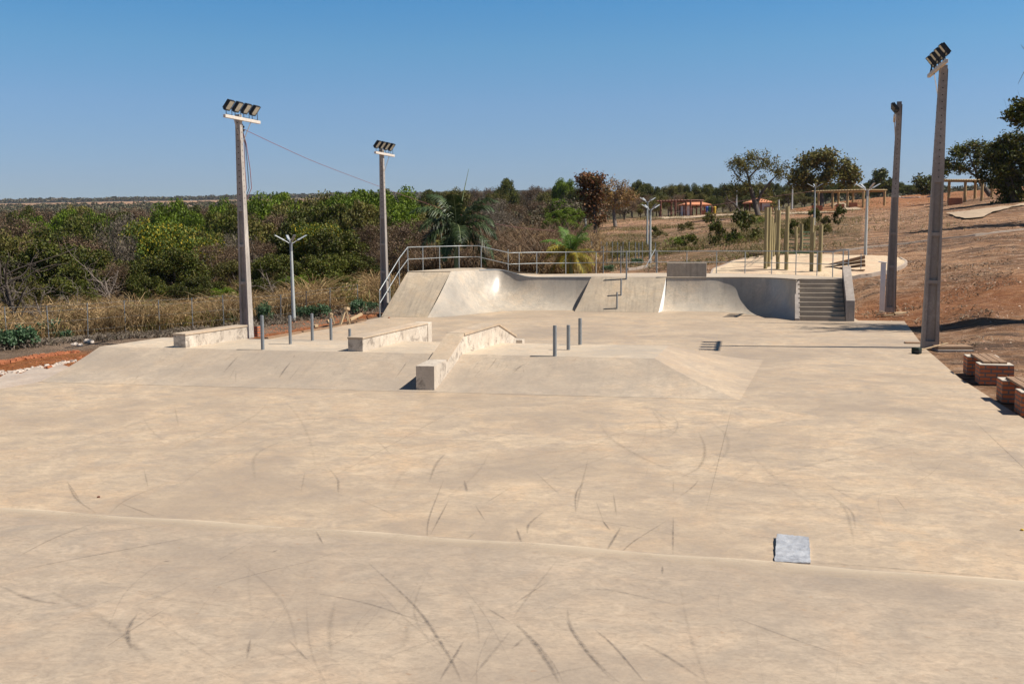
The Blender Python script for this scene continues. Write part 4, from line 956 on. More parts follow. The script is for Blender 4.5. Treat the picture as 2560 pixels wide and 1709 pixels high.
# timber at right
def zr(x, y): return (2180 + x / 7.84, 700 + y / 7.84)
gr_ = 'boards lying by the right floodlight poles'
a = P(*zr(1300, 1345), .14); b = P(*zr(1990, 1345), .14)
def slab(u0, v0, u1, v1, z0, hgt, dep, mat, label, group=gr_, name='wooden_board'):
    a = P(u0, v0, z0); b = P(u1, v1, z0); m_ = MB(); d = b - a; L = np.linalg.norm(d[:2]); m_.box((L / 2, dep / 2, hgt / 2), (L, dep, hgt))
    return m_.build(name, mat, label=label, cat='board', group=group, loc=a, rz=math.atan2(d[1], d[0]), bevel=.006)
slab(*zr(1300, 1420), *zr(2000, 1425), -.06, .07, .62, M_pole, 'grey concrete slab under the brown board right of the tallest pole', name='concrete_slab')
slab(*zr(1300, 1362), *zr(1990, 1362), .012, .09, .60, M_wood2, 'thick brown board right of the foot of the tallest pole, lying on a grey slab')
slab(*zr(655, 1245), *zr(960, 1250), .0, .035, .3, M_wood2, 'grey plank lying on the floor left of the tallest right pole')
slab(*zr(455, 690), *zr(765, 690), .03, .10, .5, M_wood, 'pale board lying right of the foot of the pole beside the steps')
slab(*zr(455, 722), *zr(735, 722), -.03, .055, .6, M_wood2, 'darker board under the pale one by the pole beside the steps')
for i, (x0, y0, x1, y1) in enumerate([(310, 640, 460, 755), (100, 740, 360, 690), (230, 755, 420, 720), (400, 760, 640, 765), (460, 730, 600, 745), (110, 515, 220, 518)]):
    c0_ = G(*zr((x0 + x1) / 2, (y0 + y1) / 2)); dw = np.dot(c0_ - CC, CF); a = at(*zr(x0, y0), dw); b = at(*zr(x1, y1), dw)
    a[2] = max(a[2], .03); b[2] = max(b[2], .03)
    if i: a[2] = hz1(a[0], a[1]) + .05 + .02 * i; b[2] = hz1(b[0], b[1]) + .05 + .02 * i
    plank(a, b, .09, .035, M_wood if i % 2 == 0 else M_wood2, ['thin pale stick leaning over the scrap wood by the pole beside the steps', 'longest bent strip in the scrap wood left of the pole foot', 'dark strip in the scrap wood at the pole foot', 'flat pale strip lying in front of the scrap wood', 'short strip at the right of the scrap wood', 'pale lath on the soil left of the white panel'][i], 'scrap_wood', 'scrap wood by the pole beside the steps', 'scrap wood')
# white panel
q = P(2211, 783, 0.0); wq = np.dot(q - CC, CF); t_ = at(2211, 656, wq); m_ = MB()
m_.box((0, 0, (t_[2]) / 2), (.20, .16, t_[2])); m_.box((-.03, -.02, t_[2] + .02), (.34, .24, .03), Matrix.Rotation(R_(9), 3, 'Y')); m_.build('white_meter_post', M_white, label='narrow white painted post with a tilted cap against the pole beside the steps', cat='post', loc=(q[0] - .1, q[1], 0), rz=R_(-8))
# broom
br = empty('broom', P(2296, 880, 0), 0, 'push broom with black bristles lying at the foot of the tallest pole', 'broom'); ob = Vector(tuple(P(2296, 880, 0)))
m_ = MB(); hd0 = P(*zr(800, 1370), .09); hd1 = P(*zr(950, 1385), .09)
m_.bar(Vector(tuple(hd0)) - ob, Vector(tuple(hd1)) - ob, .17, .17); m_.build('bristle_head', M_bristle, br, bevel=.03)
m_ = MB(); m_.bar(Vector(tuple(hd0)) - ob + Vector((0.02, -.09, -.02)), Vector(tuple(hd1)) - ob + Vector((-.02, -.09, -.02)), .06, .05); m_.build('head_block', M_black, br)
m_ = MB(); m_.tube([Vector(tuple(P(*zr(940, 1370), .1))) - ob, Vector(tuple(P(*zr(1490, 1235), .24))) - ob], .018, 8); m_.build('handle', M_wood, br)

# ------------------------------------------------------------------ paved court behind the deck
def poly_on_ground(px, name, mat, lift=.03, edge=None, seg=26, kindv='structure', curbw=.12, curbh=.09):
    pts_ = [G(*p) for p in px]
    # dense outline
    out = []
    for i in range(len(pts_)):
        a, b = pts_[i], pts_[(i + 1) % len(pts_)]; n_ = max(1, int(np.linalg.norm(b - a) / 1.2))
        for k in range(n_): out.append(a + (b - a) * k / n_)
    out = np.array(out); return pts_, out
def inpoly(x, y, poly):
    c = np.zeros(len(x), bool); n_ = len(poly); j = n_ - 1
    for i in range(n_):
        xi, yi, xj, yj = poly[i][0], poly[i][1], poly[j][0], poly[j][1]
        with np.errstate(divide='ignore', invalid='ignore'):
            cond = ((yi > y) != (yj > y)) & (x < (xj - xi) * (y - yi) / (yj - yi + 1e-12) + xi)
        c ^= cond; j = i
    return c
def sheet(px, name, mat, lift, cell=.4, smooth_z=True):
    pts_ = [G(*p) if len(p) == 2 else np.array(p) for p in px]; P2 = [(p[0], p[1]) for p in pts_]
    xs = [p[0] for p in P2]; ys = [p[1] for p in P2]
    gx = np.arange(min(xs) - cell, max(xs) + cell, cell); gy = np.arange(min(ys) - cell, max(ys) + cell, cell)
    import bmesh
    bm_ = bmesh.new(); vs = [bm_.verts.new((p[0], p[1], 0)) for p in P2]; bm_.faces.new(vs)
    for g_ in gx[1:-1]: bmesh.ops.bisect_plane(bm_, geom=bm_.verts[:] + bm_.edges[:] + bm_.faces[:], plane_co=(g_, 0, 0), plane_no=(1, 0, 0))
    for g_ in gy[1:-1]: bmesh.ops.bisect_plane(bm_, geom=bm_.verts[:] + bm_.edges[:] + bm_.faces[:], plane_co=(0, g_, 0), plane_no=(0, 1, 0))
    co = np.array([v.co[:] for v in bm_.verts]); z = hz(co[:, 0], co[:, 1]) + lift
    for v, zz in zip(bm_.verts, z): v.co.z = zz
    bmesh.ops.recalc_face_normals(bm_, faces=bm_.faces[:])
    if sum(f.normal.z for f in bm_.faces) < 0: bmesh.ops.reverse_faces(bm_, faces=bm_.faces[:])
    me = bpy.data.meshes.new(name); bm_.to_mesh(me); bm_.free(); me.materials.append(mat)
    o = bpy.data.objects.new(name, me); COL.objects.link(o); tag(o, kind='structure'); return o, pts_
def pavermat():
    m, n, b = newmat('paver_blocks'); w = coords(n, 'World', (1, 1, 1), (0, 0, .4))
    br = n.nodes.new('ShaderNodeTexBrick'); n.links.new(w, br.inputs['Vector']); br.inputs['Scale'].default_value = 1
    br.inputs['Brick Width'].default_value = .22; br.inputs['Row Height'].default_value = .11; br.inputs['Mortar Size'].default_value = .008
    br.inputs['Color1'].default_value = (.56, .43, .28, 1); br.inputs['Color2'].default_value = (.66, .51, .34, 1); br.inputs['Mortar'].default_value = (.36, .27, .18, 1)
    f = NZ(n, coords(n, 'World'), .6, 7, .7); c = MX(n, MA(n, 'MULTIPLY', RP(n, f, .45, .65), .6), br.outputs['Color'], (.52, .33, .22))
    n.links.new(c, b.inputs['Base Color']); b.inputs['Roughness'].default_value = .9; return m
M_paver = pavermat()
court, cp_ = sheet([(1775, 700), (1782, 680), (1815, 667), (1862, 652), (1905, 645), (2000, 641), (2085, 643), (2170, 645), (2215, 646), (2250, 652), (2266, 660), (2262, 668), (2235, 680), (2170, 693), (2105, 708), (2085, 722), (1900, 722)], 'paved_court', M_paver, .16)
def kerb(px, label, w=.10, h=.185, mat=None, lift=.12, nm='kerb'):
    pts_ = [G(*p) for p in px]; out = resample(np.array(pts_), max(8, int(sum(np.linalg.norm(pts_[i + 1] - pts_[i]) for i in range(len(pts_) - 1)) / .6)))
    out[:, 2] = hz(out[:, 0], out[:, 1]); m_ = MB(); rows_ = [[], [], [], []]
    for i, p in enumerate(out):
        t = out[min(i + 1, len(out) - 1)] - out[max(i - 1, 0)]; t /= np.linalg.norm(t[:2]) + 1e-9; nrm = np.array([-t[1], t[0], 0]) * w / 2
        rows_[0].append(tuple(p - nrm + [0, 0, -.2])); rows_[1].append(tuple(p - nrm + [0, 0, h])); rows_[2].append(tuple(p + nrm + [0, 0, h])); rows_[3].append(tuple(p + nrm + [0, 0, -.2]))
    m_.grid(rows_, smooth=False); m_.add([r[0] for r in rows_], [(0, 1, 2, 3)]); m_.add([r[-1] for r in rows_], [(3, 2, 1, 0)])
    return m_.build(nm, mat or M_cement, kind='structure')
kerb([(2085, 716), (2110, 706), (2170, 693), (2235, 680), (2262, 668), (2267, 660), (2250, 651)], '')
kerb([(1776, 700), (1782, 680), (1815, 667), (1862, 652)], '', h=.18)
M_path = plain('pale_path', (.42, .31, .21), .95, 0, .15, 1.5, 0, 'World')
kerb([(1985, 634), (2100, 627), (2200, 617), (2330, 601), (2440, 589), (2560, 575), (2640, 566)], '', w=.16, h=.10, nm='path_kerb')
kerb([(2150, 495), (2250, 494), (2330, 491)], '', w=.3, h=.12, nm='path_kerb')
sheet([(2390, 545), (2410, 549), (2460, 545), (2480, 533), (2520, 524), (2575, 512), (2575, 506), (2500, 519), (2420, 530), (2365, 535)], 'path', M_path, .12)
sheet([(2075, 512), (2100, 508), (2130, 514), (2155, 525), (2110, 528)], 'path', M_path, .12)
sheet([(1625, 549), (1800, 541), (1960, 536), (2090, 533), (2090, 530), (1960, 532), (1800, 537), (1625, 545)], 'path', M_path, .10)

# ------------------------------------------------------------------ log climbing frames
gl = 'treated log posts of the climbing frames on the paved court'
def zg(x, y): return (1880 + x / 5.593, 500 + y / 5.593)
def log_post(par, u, vt, vb, w, r=.085):
    g = gat(u, w); t = at(u, vt, w); m_ = MB(); o0 = Vector(par.location); n_ = 7; pts_ = []
    for i in range(n_): 
        f = i / (n_ - 1); pts_.append(Vector((g[0], g[1], g[2] - .1)) * (1 - f) + Vector((g[0], g[1], t[2])) * f - o0 + Vector((random.gauss(0, .006), random.gauss(0, .006), 0)))
    m_.tube(pts_, [r * random.uniform(.94, 1.06) for _ in pts_], 12); m_.build('log_post', M_log, par); return g, t
c1 = empty('log_climbing_frame', gat(1925, 55), 0, 'tight cluster of tall log posts at the left of the court', 'climbing frame')
PXS = [(185, 105, 54), (230, 103, 55), (262, 230, 58.5), (290, 320, 60), (318, 118, 62.5)]
for x, vt, w in PXS: log_post(c1, *zg(x, 0)[:1], zg(0, vt)[1], 0, w, .095 if w < 56 else .085)
for a_, b_, yy in (((230), (318), 505), ((262), (318), 590)):
    m_ = MB(); o0 = Vector(c1.location); wa = 55; m_.tube([Vector(tuple(at(*zg(215, yy), 54.8))) - o0, Vector(tuple(at(*zg(300, yy + 20), 61))) - o0], .02, 6); m_.build('bar', M_green, c1)
c2 = empty('log_climbing_frame', gat(2000, 53), 0, 'log frame with a low green bar between its four front posts', 'climbing frame')
for x, vt, w in [(355, 145, 53.5), (475, 90, 53.2), (825, 250, 52.2), (945, 350, 52.0)]: log_post(c2, zg(x, 0)[0], zg(0, vt)[1], 0, w, .10)
m_ = MB(); o0 = Vector(c2.location); m_.tube([Vector(tuple(at(*zg(360, 735), 53.4))) - o0, Vector(tuple(at(*zg(940, 738), 52.1))) - o0], .03, 8); m_.build('bar', M_green, c2)
c3 = empty('log_ladder', gat(2000, 62), 0, 'log ladder with green rungs behind the front posts of the court', 'climbing frame')
for x, vt, w in [(455, 440, 63), (600, 380, 62), (678, 340, 66), (850, 430, 66)]: log_post(c3, zg(x, 0)[0], zg(0, vt)[1], 0, w, .09)
o0 = Vector(c3.location)
for yy in (555, 608, 663, 768, 826): m_ = MB(); m_.tube([Vector(tuple(at(*zg(460, yy), 63))) - o0, Vector(tuple(at(*zg(600, yy + 2), 62))) - o0], .03, 6); m_.build('rung', M_green, c3)
for yy in (450, 503, 555, 608, 663, 715, 768, 826): m_ = MB(); m_.tube([Vector(tuple(at(*zg(678, yy), 66))) - o0, Vector(tuple(at(*zg(850, yy + 1), 66))) - o0], .03, 6); m_.build('rung', M_green, c3)
# sit-up boards
sb_ = empty('situp_boards', gat(2120, 53), 0, 'fan of dark planks on a rod, low sit-up boards on the paved court', 'exercise boards'); o0 = Vector(sb_.location)
def quadb(c_, th, nm, mat, par, o0, w):
    pts_ = [at(*zg(*p), w + (1.2 if p[0] < 1300 else 0)) for p in c_]; A = [Vector(tuple(p)) - o0 for p in pts_]; off = Vector((-.05, .25, 0)); m_ = MB(); B = [a + off for a in A]; n_ = len(A)
    m_.add(A + B, [tuple(range(n_)), tuple(range(2 * n_ - 1, n_ - 1, -1))] + [(i, n_ + i, n_ + (i + 1) % n_, (i + 1) % n_) for i in range(n_)]); m_.build(nm, mat, par)
for c_ in ([(1060, 900), (1580, 775), (1582, 822), (1200, 905)], [(1035, 935), (1200, 912), (1582, 835), (1584, 880), (1040, 945)], [(1020, 975), (1250, 940), (1584, 890), (1586, 930), (1025, 985)], [(1010, 1018), (1580, 970), (1580, 986), (1010, 1028)]):
    quadb(c_, .1, 'board', M_wood2, sb_, o0, 52)
m_ = MB(); m_.tube([Vector(tuple(at(*zg(1525, 745), 51.8))) - o0, Vector(tuple(at(*zg(1522, 965), 51.8))) - o0], .02, 6); m_.build('rod', M_galv, sb_)
g = G(*zg(90, 800)); m_ = MB(); m_.box((0, 0, .1), (1.4, .35, .3)); m_.build('wooden_beam', M_wood2, label='short dark beam lying at the left edge of the paved court', cat='beam', loc=g)

# ------------------------------------------------------------------ pergolas
def pergola(x0p, x1p, vt0, vt1, w0, w1, npost, mat, label, depth=3.0, r=.1, slats=16, over=.4, roll=0):
    """front posts from pixel u0 to u1 (at depth w0,w1); top rows vt0, vt1"""
    a = gat(x0p, w0); b = gat(x1p, w1); ta = at(x0p, vt0, w0); tb = at(x1p, vt1, w1)
    root = empty('log_pergola', (a + b) / 2, 0, label, 'pergola', 'log pergolas in the park'); o0 = Vector(root.location)
    d = (tb - ta); dn = d / np.linalg.norm(d[:2]); nrm = np.array([-dn[1], dn[0], 0]) * depth
    if np.dot(nrm[:2], FH) < 0: nrm = -nrm
    for i in range(npost):
        f = i / (npost - 1)
        for k in (0, 1):
            p = a + (b - a) * f + nrm * k; t = ta + (tb - ta) * f + nrm * k; g = hz1(p[0], p[1])
            m_ = MB(); m_.tube([Vector((p[0], p[1], g - .2)) - o0, Vector((p[0], p[1], t[2] - .1)) - o0], r, 10); m_.build('log_post', mat, root)
    for k in (0, 1):
        m_ = MB(); e = dn * over; m_.tube([Vector(tuple(ta - e + nrm * k + [0, 0, -.06])) - o0, Vector(tuple(tb + e + nrm * k + [0, 0, -.06])) - o0], r * .8, 8); m_.build('beam', mat, root)
    for i in range(slats):
        f = i / (slats - 1); p = ta - dn * over + (tb - ta + 2 * dn * over) * f; m_ = MB()
        m_.tube([Vector(tuple(p - nrm * .15 + [0, 0, .06])) - o0, Vector(tuple(p + nrm * 1.15 + [0, 0, .06])) - o0], r * .6, 6); m_.build('rafter', mat, root)
    return root
pergola(1650, 1724, 503, 501, 172, 168, 3, M_darkwood, 'dark brown log pergola left of the kiosk with the orange tiled roof', r=.16, slats=12)
pergola(2041, 2152, 479, 476, 140, 130, 4, M_pgwood, 'pale log pergola on the hill in the middle distance, right of the leafy tree', r=.15, slats=18)
pergola(2364, 2446, 451, 452, 112, 106, 3, M_pgwood, 'pale log pergola at the right, seen just past the tallest floodlight pole', r=.15, slats=16)
pergola(1301, 1352, 546, 542, 160, 158, 3, M_pgwood, 'low log pergola among the scrub, left of the small round green tree', r=.13, slats=12)
pergola(1446, 1486, 539, 537, 165, 163, 2, M_darkwood, 'short log pergola behind the thin trunk of the red-leaved tree', r=.13, slats=8)

# ------------------------------------------------------------------ kiosks with tiled roofs
def kiosk(u0, u1, vb, veave, vapex, w, label, wallx):
    c = gat((u0 + u1) / 2, w); half = (u1 - u0) / 2 / F * w; ze = at(u0, veave, w)[2] - c[2]; za_ = at(u0, vapex, w)[2] - c[2]
    root = empty('kiosk', c, YAW, label, 'kiosk', 'kiosks with tiled roofs on the hill')
    m_ = MB(); hh = half
    m_.add([(-hh, -hh, ze), (hh, -hh, ze), (hh, hh, ze), (-hh, hh, ze), (0, 0, za_), (-hh, -hh, ze - .12), (hh, -hh, ze - .12), (hh, hh, ze - .12), (-hh, hh, ze - .12)],
           [(0, 1, 4), (1, 2, 4), (2, 3, 4), (3, 0, 4), (5, 6, 1, 0), (6, 7, 2, 1), (7, 8, 3, 2), (8, 5, 0, 3), (8, 7, 6, 5)]); m_.build('roof', M_terracotta, root)
    m_ = MB(); m_.box((wallx[0] * half, -.1 * half, ze / 2 - .1), (half * wallx[1], half * 1.3, ze + .2)); m_.build('white_wall', M_white, root)
    for sx in (-.85, 0, .85):
        for sy in (-.85, .85):
            p_ = MB(); p_.tube([(sx * hh, sy * hh, -.3), (sx * hh, sy * hh, ze)], .12, 8); p_.build('log_post', M_darkwood, root)
    m_ = MB(); m_.box((.55 * hh, -.86 * hh, .5), (.62 * hh, .2, 1.1)); m_.build('brick_counter', M_brick, root)
kiosk(1697, 1770, 543, 513, 500, 176, 'nearer kiosk with an orange tiled roof and brick counter, right of the dark pergola', (-.62, .42))
kiosk(1860, 1925, 540, 507, 495, 168, 'kiosk with an orange tiled roof and white wall behind the forked bare tree', (.35, .7))
# bins, coloured
gb = 'coloured bins beside the nearer kiosk'
for i, (u, mt, cn_) in enumerate([(1765, M_blue, 'blue'), (1771, M_green, 'green'), (1777, M_darkwood, 'red'), (1784, M_yellow, 'yellow')]):
    g = gat(u, 166); m_ = MB(); m_.tube([(0, 0, .15), (0, 0, 1.15)], [.19, .24], 12); m_.tube([(0, 0, 1.15), (0, 0, 1.25)], [.25, .15], 12)
    rt = m_.build('litter_bin', mt, label='%s litter bin beside the nearer tiled kiosk' % cn_, cat='bin', group=gb, loc=g)
for i, (u, v, cn_) in enumerate([(2038, 528, 'left'), (2095, 527, 'middle'), (2127, 526, 'right'), (2380, 529, 'near')]):
    w = 132 if i < 3 else 108; g = gat(u, w); m_ = MB(); m_.box((0, 0, .3), (1.3 if i in (0, 3) else 1.0, .6, .75)); lab = ['low brick stool under the left posts of the hill pergola', 'low brick stool under the middle posts of the hill pergola', 'low brick stool under the right posts of the hill pergola', 'low brick stool beside the pergola past the tallest pole'][i]
    m_.build('brick_stool', M_brick, label=lab, cat='stool', group='low brick stools under the pergolas', loc=g)
# far plain utility poles
for i, (u, vt, vb, w) in enumerate([(1895, 475, 520, 190), (1943, 500, 545, 165), (1976, 468, 522, 180), (1838, 477, 520, 200), (2227, 459, 492, 230), (2201, 457, 490, 240), (1463, 522, 567, 150)]):
    g = gat(u, w); t = at(u, vt, w); m_ = MB(); m_.tube([(0, 0, -.3), (0, 0, t[2] - g[2])], [.16, .10], 8)
    lab = ['thin grey pole behind the roof of the kiosk with the white wall', 'grey pole rising right of the white-walled kiosk', 'thin grey pole left of the leafy tree on the hill', 'thin grey pole behind the forked bare tree', 'small pale pole on the hill beside the pole near the steps', 'smallest pale pole on the far hill, left of the pole near the steps', 'pale pole behind the scrub next to the red-leaved tree'][i]
    rt = m_.build('utility_pole', M_lamppole, label=lab, cat='pole', group='thin distant poles', loc=g)

# ------------------------------------------------------------------ wire fence at the left
fl = empty('wire_fence', gat(400, 41), 0, 'wire fence on thin grey posts in front of the dry grass, left of the floor', 'fence'); o0 = Vector(fl.location)
FP = [(-70, 36.8), (9, 37.6), (115, 38.4), (213, 39.4), (309, 40.4), (394, 41.3), (478, 42.3), (556, 43.3), (625, 44.2), (699, 45.2), (763, 46.2), (823, 47.2), (893, 48.4)]
FPW = []
for u, w in FP:
    g = gat(u, w); hgt = 1.35 if u < 600 else 1.15; m_ = MB(); lx = random.gauss(0, .03); m_.tube([Vector(tuple(g)) - o0 + Vector((0, 0, -.2)), Vector(tuple(g)) - o0 + Vector((lx, 0, hgt))], .019, 6); m_.build('fence_post', M_galv, fl); FPW.append((g, hgt, lx))
for f in (.25, .55, .85, .98):
    m_ = MB(); m_.tube([Vector(tuple(g)) - o0 + Vector((lx * f, 0, hh * f)) for g, hh, lx in FPW], .003, 4); m_.build('fence_wire', M_galv, fl)
# second fence right of the small palm
f2 = empty('wire_fence', gat(1550, 60), 0, 'small fenced plot of thin grey posts behind the handrail, right of the small palm', 'fence'); o0 = Vector(f2.location)
def zp(x, y): return (1420 + x / 8.39, 560 + y / 8.39)
for x, yt, yb_ in [(690, 365, 740), (810, 365, 745), (925, 370, 780), (1035, 370, 730), (1148, 365, 780), (1278, 370, 780), (1408, 380, 780), (1480, 395, 880), (1555, 370, 780), (1700, 375, 800), (1828, 385, 860), (735, 460, 1000), (1105, 460, 980), (490, 365, 530), (1850, 545, 1010), (2349 - 2200, 380, 700)]:
    u, vt = zp(x, yt); w = 66 if yt < 400 else 57
    g = gat(u, w); t = at(u, vt, w); m_ = MB(); m_.tube([Vector(tuple(g)) - o0 + Vector((0, 0, -.2)), Vector((g[0], g[1], max(t[2], g[2] + 1.2))) - o0], .03, 6); m_.build('fence_post', M_galv, f2)
m_ = MB(); m_.tube([Vector(tuple(at(*zp(1630, 900), 56))) - o0, Vector(tuple(at(*zp(1828, 530), 57))) - o0], .025, 6); m_.build('stay', M_galv, f2)
kerb([zp(1250, 975), zp(1500, 950), zp(1640, 915), zp(1840, 890)], '', w=.15, h=.15, nm='kerb')

# ------------------------------------------------------------------ stones and clods
gs = 'loose stones and rubble along the left edge'
def rock(p, s, mat, label, name='stone', group=gs, cat='stone'):
    import bmesh
    bm_ = bmesh.new(); bmesh.ops.create_icosphere(bm_, subdivisions=2, radius=s)
    for v in bm_.verts: v.co *= random.uniform(.7, 1.2); v.co.z *= .65
    me = bpy.data.meshes.new(name); bm_.to_mesh(me); bm_.free(); me.materials.append(mat); o = bpy.data.objects.new(name, me); COL.objects.link(o); o.location = tuple(p); return tag(o, label, cat, group)
def zi(x, y): return (x / 4.698, 760 + y / 4.698)
for (x, y), s, mt, lb in [((1040, 455), .16, M_stone, 'biggest pale stone on the dry strip beyond the red soil'), ((880, 485), .13, M_stone, 'flat pale stone left of the biggest stone beyond the red soil'), ((940, 490), .10, M_stone, 'small pale stone between the two bigger stones'), ((575, 765), .13, M_clod, 'dark red clod beside the rubble line on the red soil')]:
    g = G(*zi(x, y)); rock(g + np.array([0, 0, s * .2]), s, mt, lb)
mbr = MB(); 
def rubble(name, pxs, label, n_, s0, mat):
    m_ = MB(); rng = np.random.default_rng(5)
    for k in range(n_):
        f = rng.uniform(0, 1); i = min(int(f * (len(pxs) - 1)), len(pxs) - 2); t = f * (len(pxs) - 1) - i; g = G(pxs[i][0] + (pxs[i + 1][0] - pxs[i][0]) * t + rng.normal(0, 2), pxs[i][1] + (pxs[i + 1][1] - pxs[i][1]) * t + rng.normal(0, 1.6))
        if g is None: continue
        s = s0 * rng.uniform(.4, 1.3); rot = Matrix.Rotation(rng.uniform(0, 6), 3, 'Z') @ Matrix.Rotation(rng.uniform(-.5, .5), 3, 'X'); m_.box(tuple(g + np.array([0, 0, s * .1])), (s * rng.uniform(.8, 2), s, s * .6), rot, taper=rng.uniform(.5, .9))
    return m_.build(name, mat, label=label, cat='rubble', kind='stuff')
rubble('rubble', [zi(0, 815), zi(200, 800), zi(380, 760), zi(600, 730), zi(750, 690), zi(880, 660)], 'line of broken pale rubble along the red soil', 150, .075, M_stone)
rubble('soil_clods', [zi(0, 700), zi(300, 640), zi(600, 600), zi(900, 560)], 'red clods on the turned soil', 260, .10, M_clod)

# small debris on the floor
for (x, y), s, mt, lb, ct in [(za(190, 1140), .05, M_clod, 'tiny red brick chip on the floor in front of the tall plain bank', 'brick chip'), ((2555, 1323), .02, M_yellow, 'tiny yellow scrap on the floor at the right edge', 'scrap'), ((247, 1241), .022, M_darkwood, 'tiny purple wrapper scrap on the floor at the left', 'scrap')]:
    q = P(x, y, .01); rock(q, s, mt, lb, 'debris', 'tiny debris on the concrete', ct)
# ------------------------------------------------------------------ foliage
def leafmat(name, cols, trans=0.18, rough=0.6, spec=0.25):
    m, n, b = newmat(name)
    gi = n.nodes.new('ShaderNodeNewGeometry'); oi = n.nodes.new('ShaderNodeObjectInfo')
    r = n.nodes.new('ShaderNodeValToRGB'); r.color_ramp.interpolation = 'LINEAR'
    while len(r.color_ramp.elements) < len(cols): r.color_ramp.elements.new(.5)
    for i, c in enumerate(cols): r.color_ramp.elements[i].position = i / max(1, len(cols) - 1); r.color_ramp.elements[i].color = (*c, 1)
    n.links.new(gi.outputs['Random Per Island'], r.inputs[0])
    hsv = n.nodes.new('ShaderNodeHueSaturation'); n.links.new(r.outputs[0], hsv.inputs['Color'])
    v = MA(n, 'ADD', MA(n, 'MULTIPLY', oi.outputs['Random'], 0.35), 0.83); n.links.new(v, hsv.inputs['Value'])
    cl = RP(n, NZ(n, coords(n, 'World'), .45, 3, .5), .35, .65, (.7, .7, .7, 1), (1.2, 1.2, 1.2, 1))
    c = MX(n, 1.0, hsv.outputs[0], cl, 'MULTIPLY')
    n.links.new(c, b.inputs['Base Color']); b.inputs['Roughness'].default_value = rough; b.inputs['Specular IOR Level'].default_value = spec
    tl = n.nodes.new('ShaderNodeBsdfTranslucent'); n.links.new(c, tl.inputs['Color']); mx = n.nodes.new('ShaderNodeMixShader'); mx.inputs[0].default_value = trans
    n.links.new(b.outputs[0], mx.inputs[1]); n.links.new(tl.outputs[0], mx.inputs[2]); n.links.new(mx.outputs[0], n.nodes['Material Output'].inputs[0]); return m
L_dark = leafmat('leaf_dark', [(.026, .034, .005), (.066, .082, .009), (.12, .135, .016), (.12, .085, .024)])
L_bright = leafmat('leaf_bright', [(.055, .095, .006), (.115, .18, .008), (.18, .25, .012), (.10, .12, .012)])
L_olive = leafmat('leaf_olive', [(.060, .066, .013), (.125, .125, .024), (.20, .175, .036), (.13, .088, .034)])
L_yellow = leafmat('leaf_yellowflower', [(.06, .10, .014), (.09, .13, .018), (.12, .15, .02), (.42, .29, .012)])
L_brown = leafmat('leaf_brown', [(.10, .060, .035), (.155, .095, .055), (.20, .13, .075), (.085, .065, .035)])
L_grey = leafmat('twig_grey', [(.13, .10, .075), (.19, .15, .115), (.24, .19, .14), (.10, .085, .045)])
L_red = leafmat('leaf_red', [(.10, .045, .020), (.20, .075, .028), (.05, .055, .015), (.26, .11, .04)])
L_rust = leafmat('leaf_rust', [(.16, .055, .035), (.22, .08, .045), (.12, .045, .03)])
L_straw = leafmat('straw', [(.17, .10, .045), (.34, .21, .095), (.60, .43, .22), (.10, .07, .035)], .3)
L_weed = leafmat('weed_green', [(.04, .085, .035), (.07, .135, .06), (.13, .19, .10)], .2, .5, .3)
L_palm = leafmat('palm_green', [(.018, .038, .010), (.035, .062, .018), (.085, .115, .045)], .15, .5, .35)
L_palmy = leafmat('palm_yellow', [(.24, .19, .02), (.33, .25, .03), (.16, .17, .02)], .3)
L_palmg = leafmat('palm_fresh', [(.06, .14, .02), (.10, .20, .03), (.15, .23, .04)], .3)
L_far = leafmat('far_canopy', [(.055, .065, .025), (.085, .088, .035), (.12, .09, .05), (.14, .105, .07)], .1)
def pw_(x): return np.asarray(x) ** .75

def cloud_mesh(name, C, Rn, size, mat, rng, up=.25, aspect=1.7, extra=None):
    """C: leaf centres (n,3). Rhombus leaves with random orientation."""
    n = len(C); nrm = rng.normal(size=(n, 3)); nrm[:, 2] = np.abs(nrm[:, 2]) + up; nrm /= np.linalg.norm(nrm, axis=1)[:, None]
    t = rng.normal(size=(n, 3)); t -= nrm * (t * nrm).sum(1)[:, None]; t /= np.linalg.norm(t, axis=1)[:, None] + 1e-9; b = np.cross(nrm, t)
    s = size * rng.uniform(.6, 1.35, n)[:, None]
    V = np.stack([C - t * s * aspect / 2, C + b * s / 2, C + t * s * aspect / 2, C - b * s / 2], 1).reshape(-1, 3)
    return raw_mesh(name, V, np.arange(4 * n).reshape(n, 4), mat)
def raw_mesh(name, V, Fq, mat):
    me = bpy.data.meshes.new(name); n = len(Fq); k = Fq.shape[1]
    me.vertices.add(len(V)); me.vertices.foreach_set('co', V.astype(np.float32).ravel())
    me.loops.add(n * k); me.loops.foreach_set('vertex_index', Fq.astype(np.int32).ravel())
    me.polygons.add(n); me.polygons.foreach_set('loop_start', np.arange(0, n * k, k, dtype=np.int32)); me.polygons.foreach_set('loop_total', np.full(n, k, np.int32))
    me.materials.append(mat); me.update(calc_edges=True); me.validate(); return me
def crown_points(rng, n, rx, ry, rz, clumps, cr, low=.25, shell=.55):
    """leaf centres in clumps spread through a squashed dome, denser outside"""
    c = rng.normal(size=(clumps, 3)); c /= np.linalg.norm(c, axis=1)[:, None]; c[:, 2] = np.where(c[:, 2] < -low, -c[:, 2], c[:, 2])
    rad = rng.uniform(shell, 1, clumps) ** .7; c = c * rad[:, None] * np.array([rx, ry, rz])
    sz = cr * rng.uniform(.55, 1.3, clumps); w = sz ** 2; k = rng.choice(clumps, n, p=w / w.sum())
    d = rng.normal(size=(n, 3)); d /= np.linalg.norm(d, axis=1)[:, None]; r = rng.uniform(0, 1, n) ** .45
    p = c[k] + d * (r * sz[k])[:, None] * np.array([1, 1, .72]); return p, c
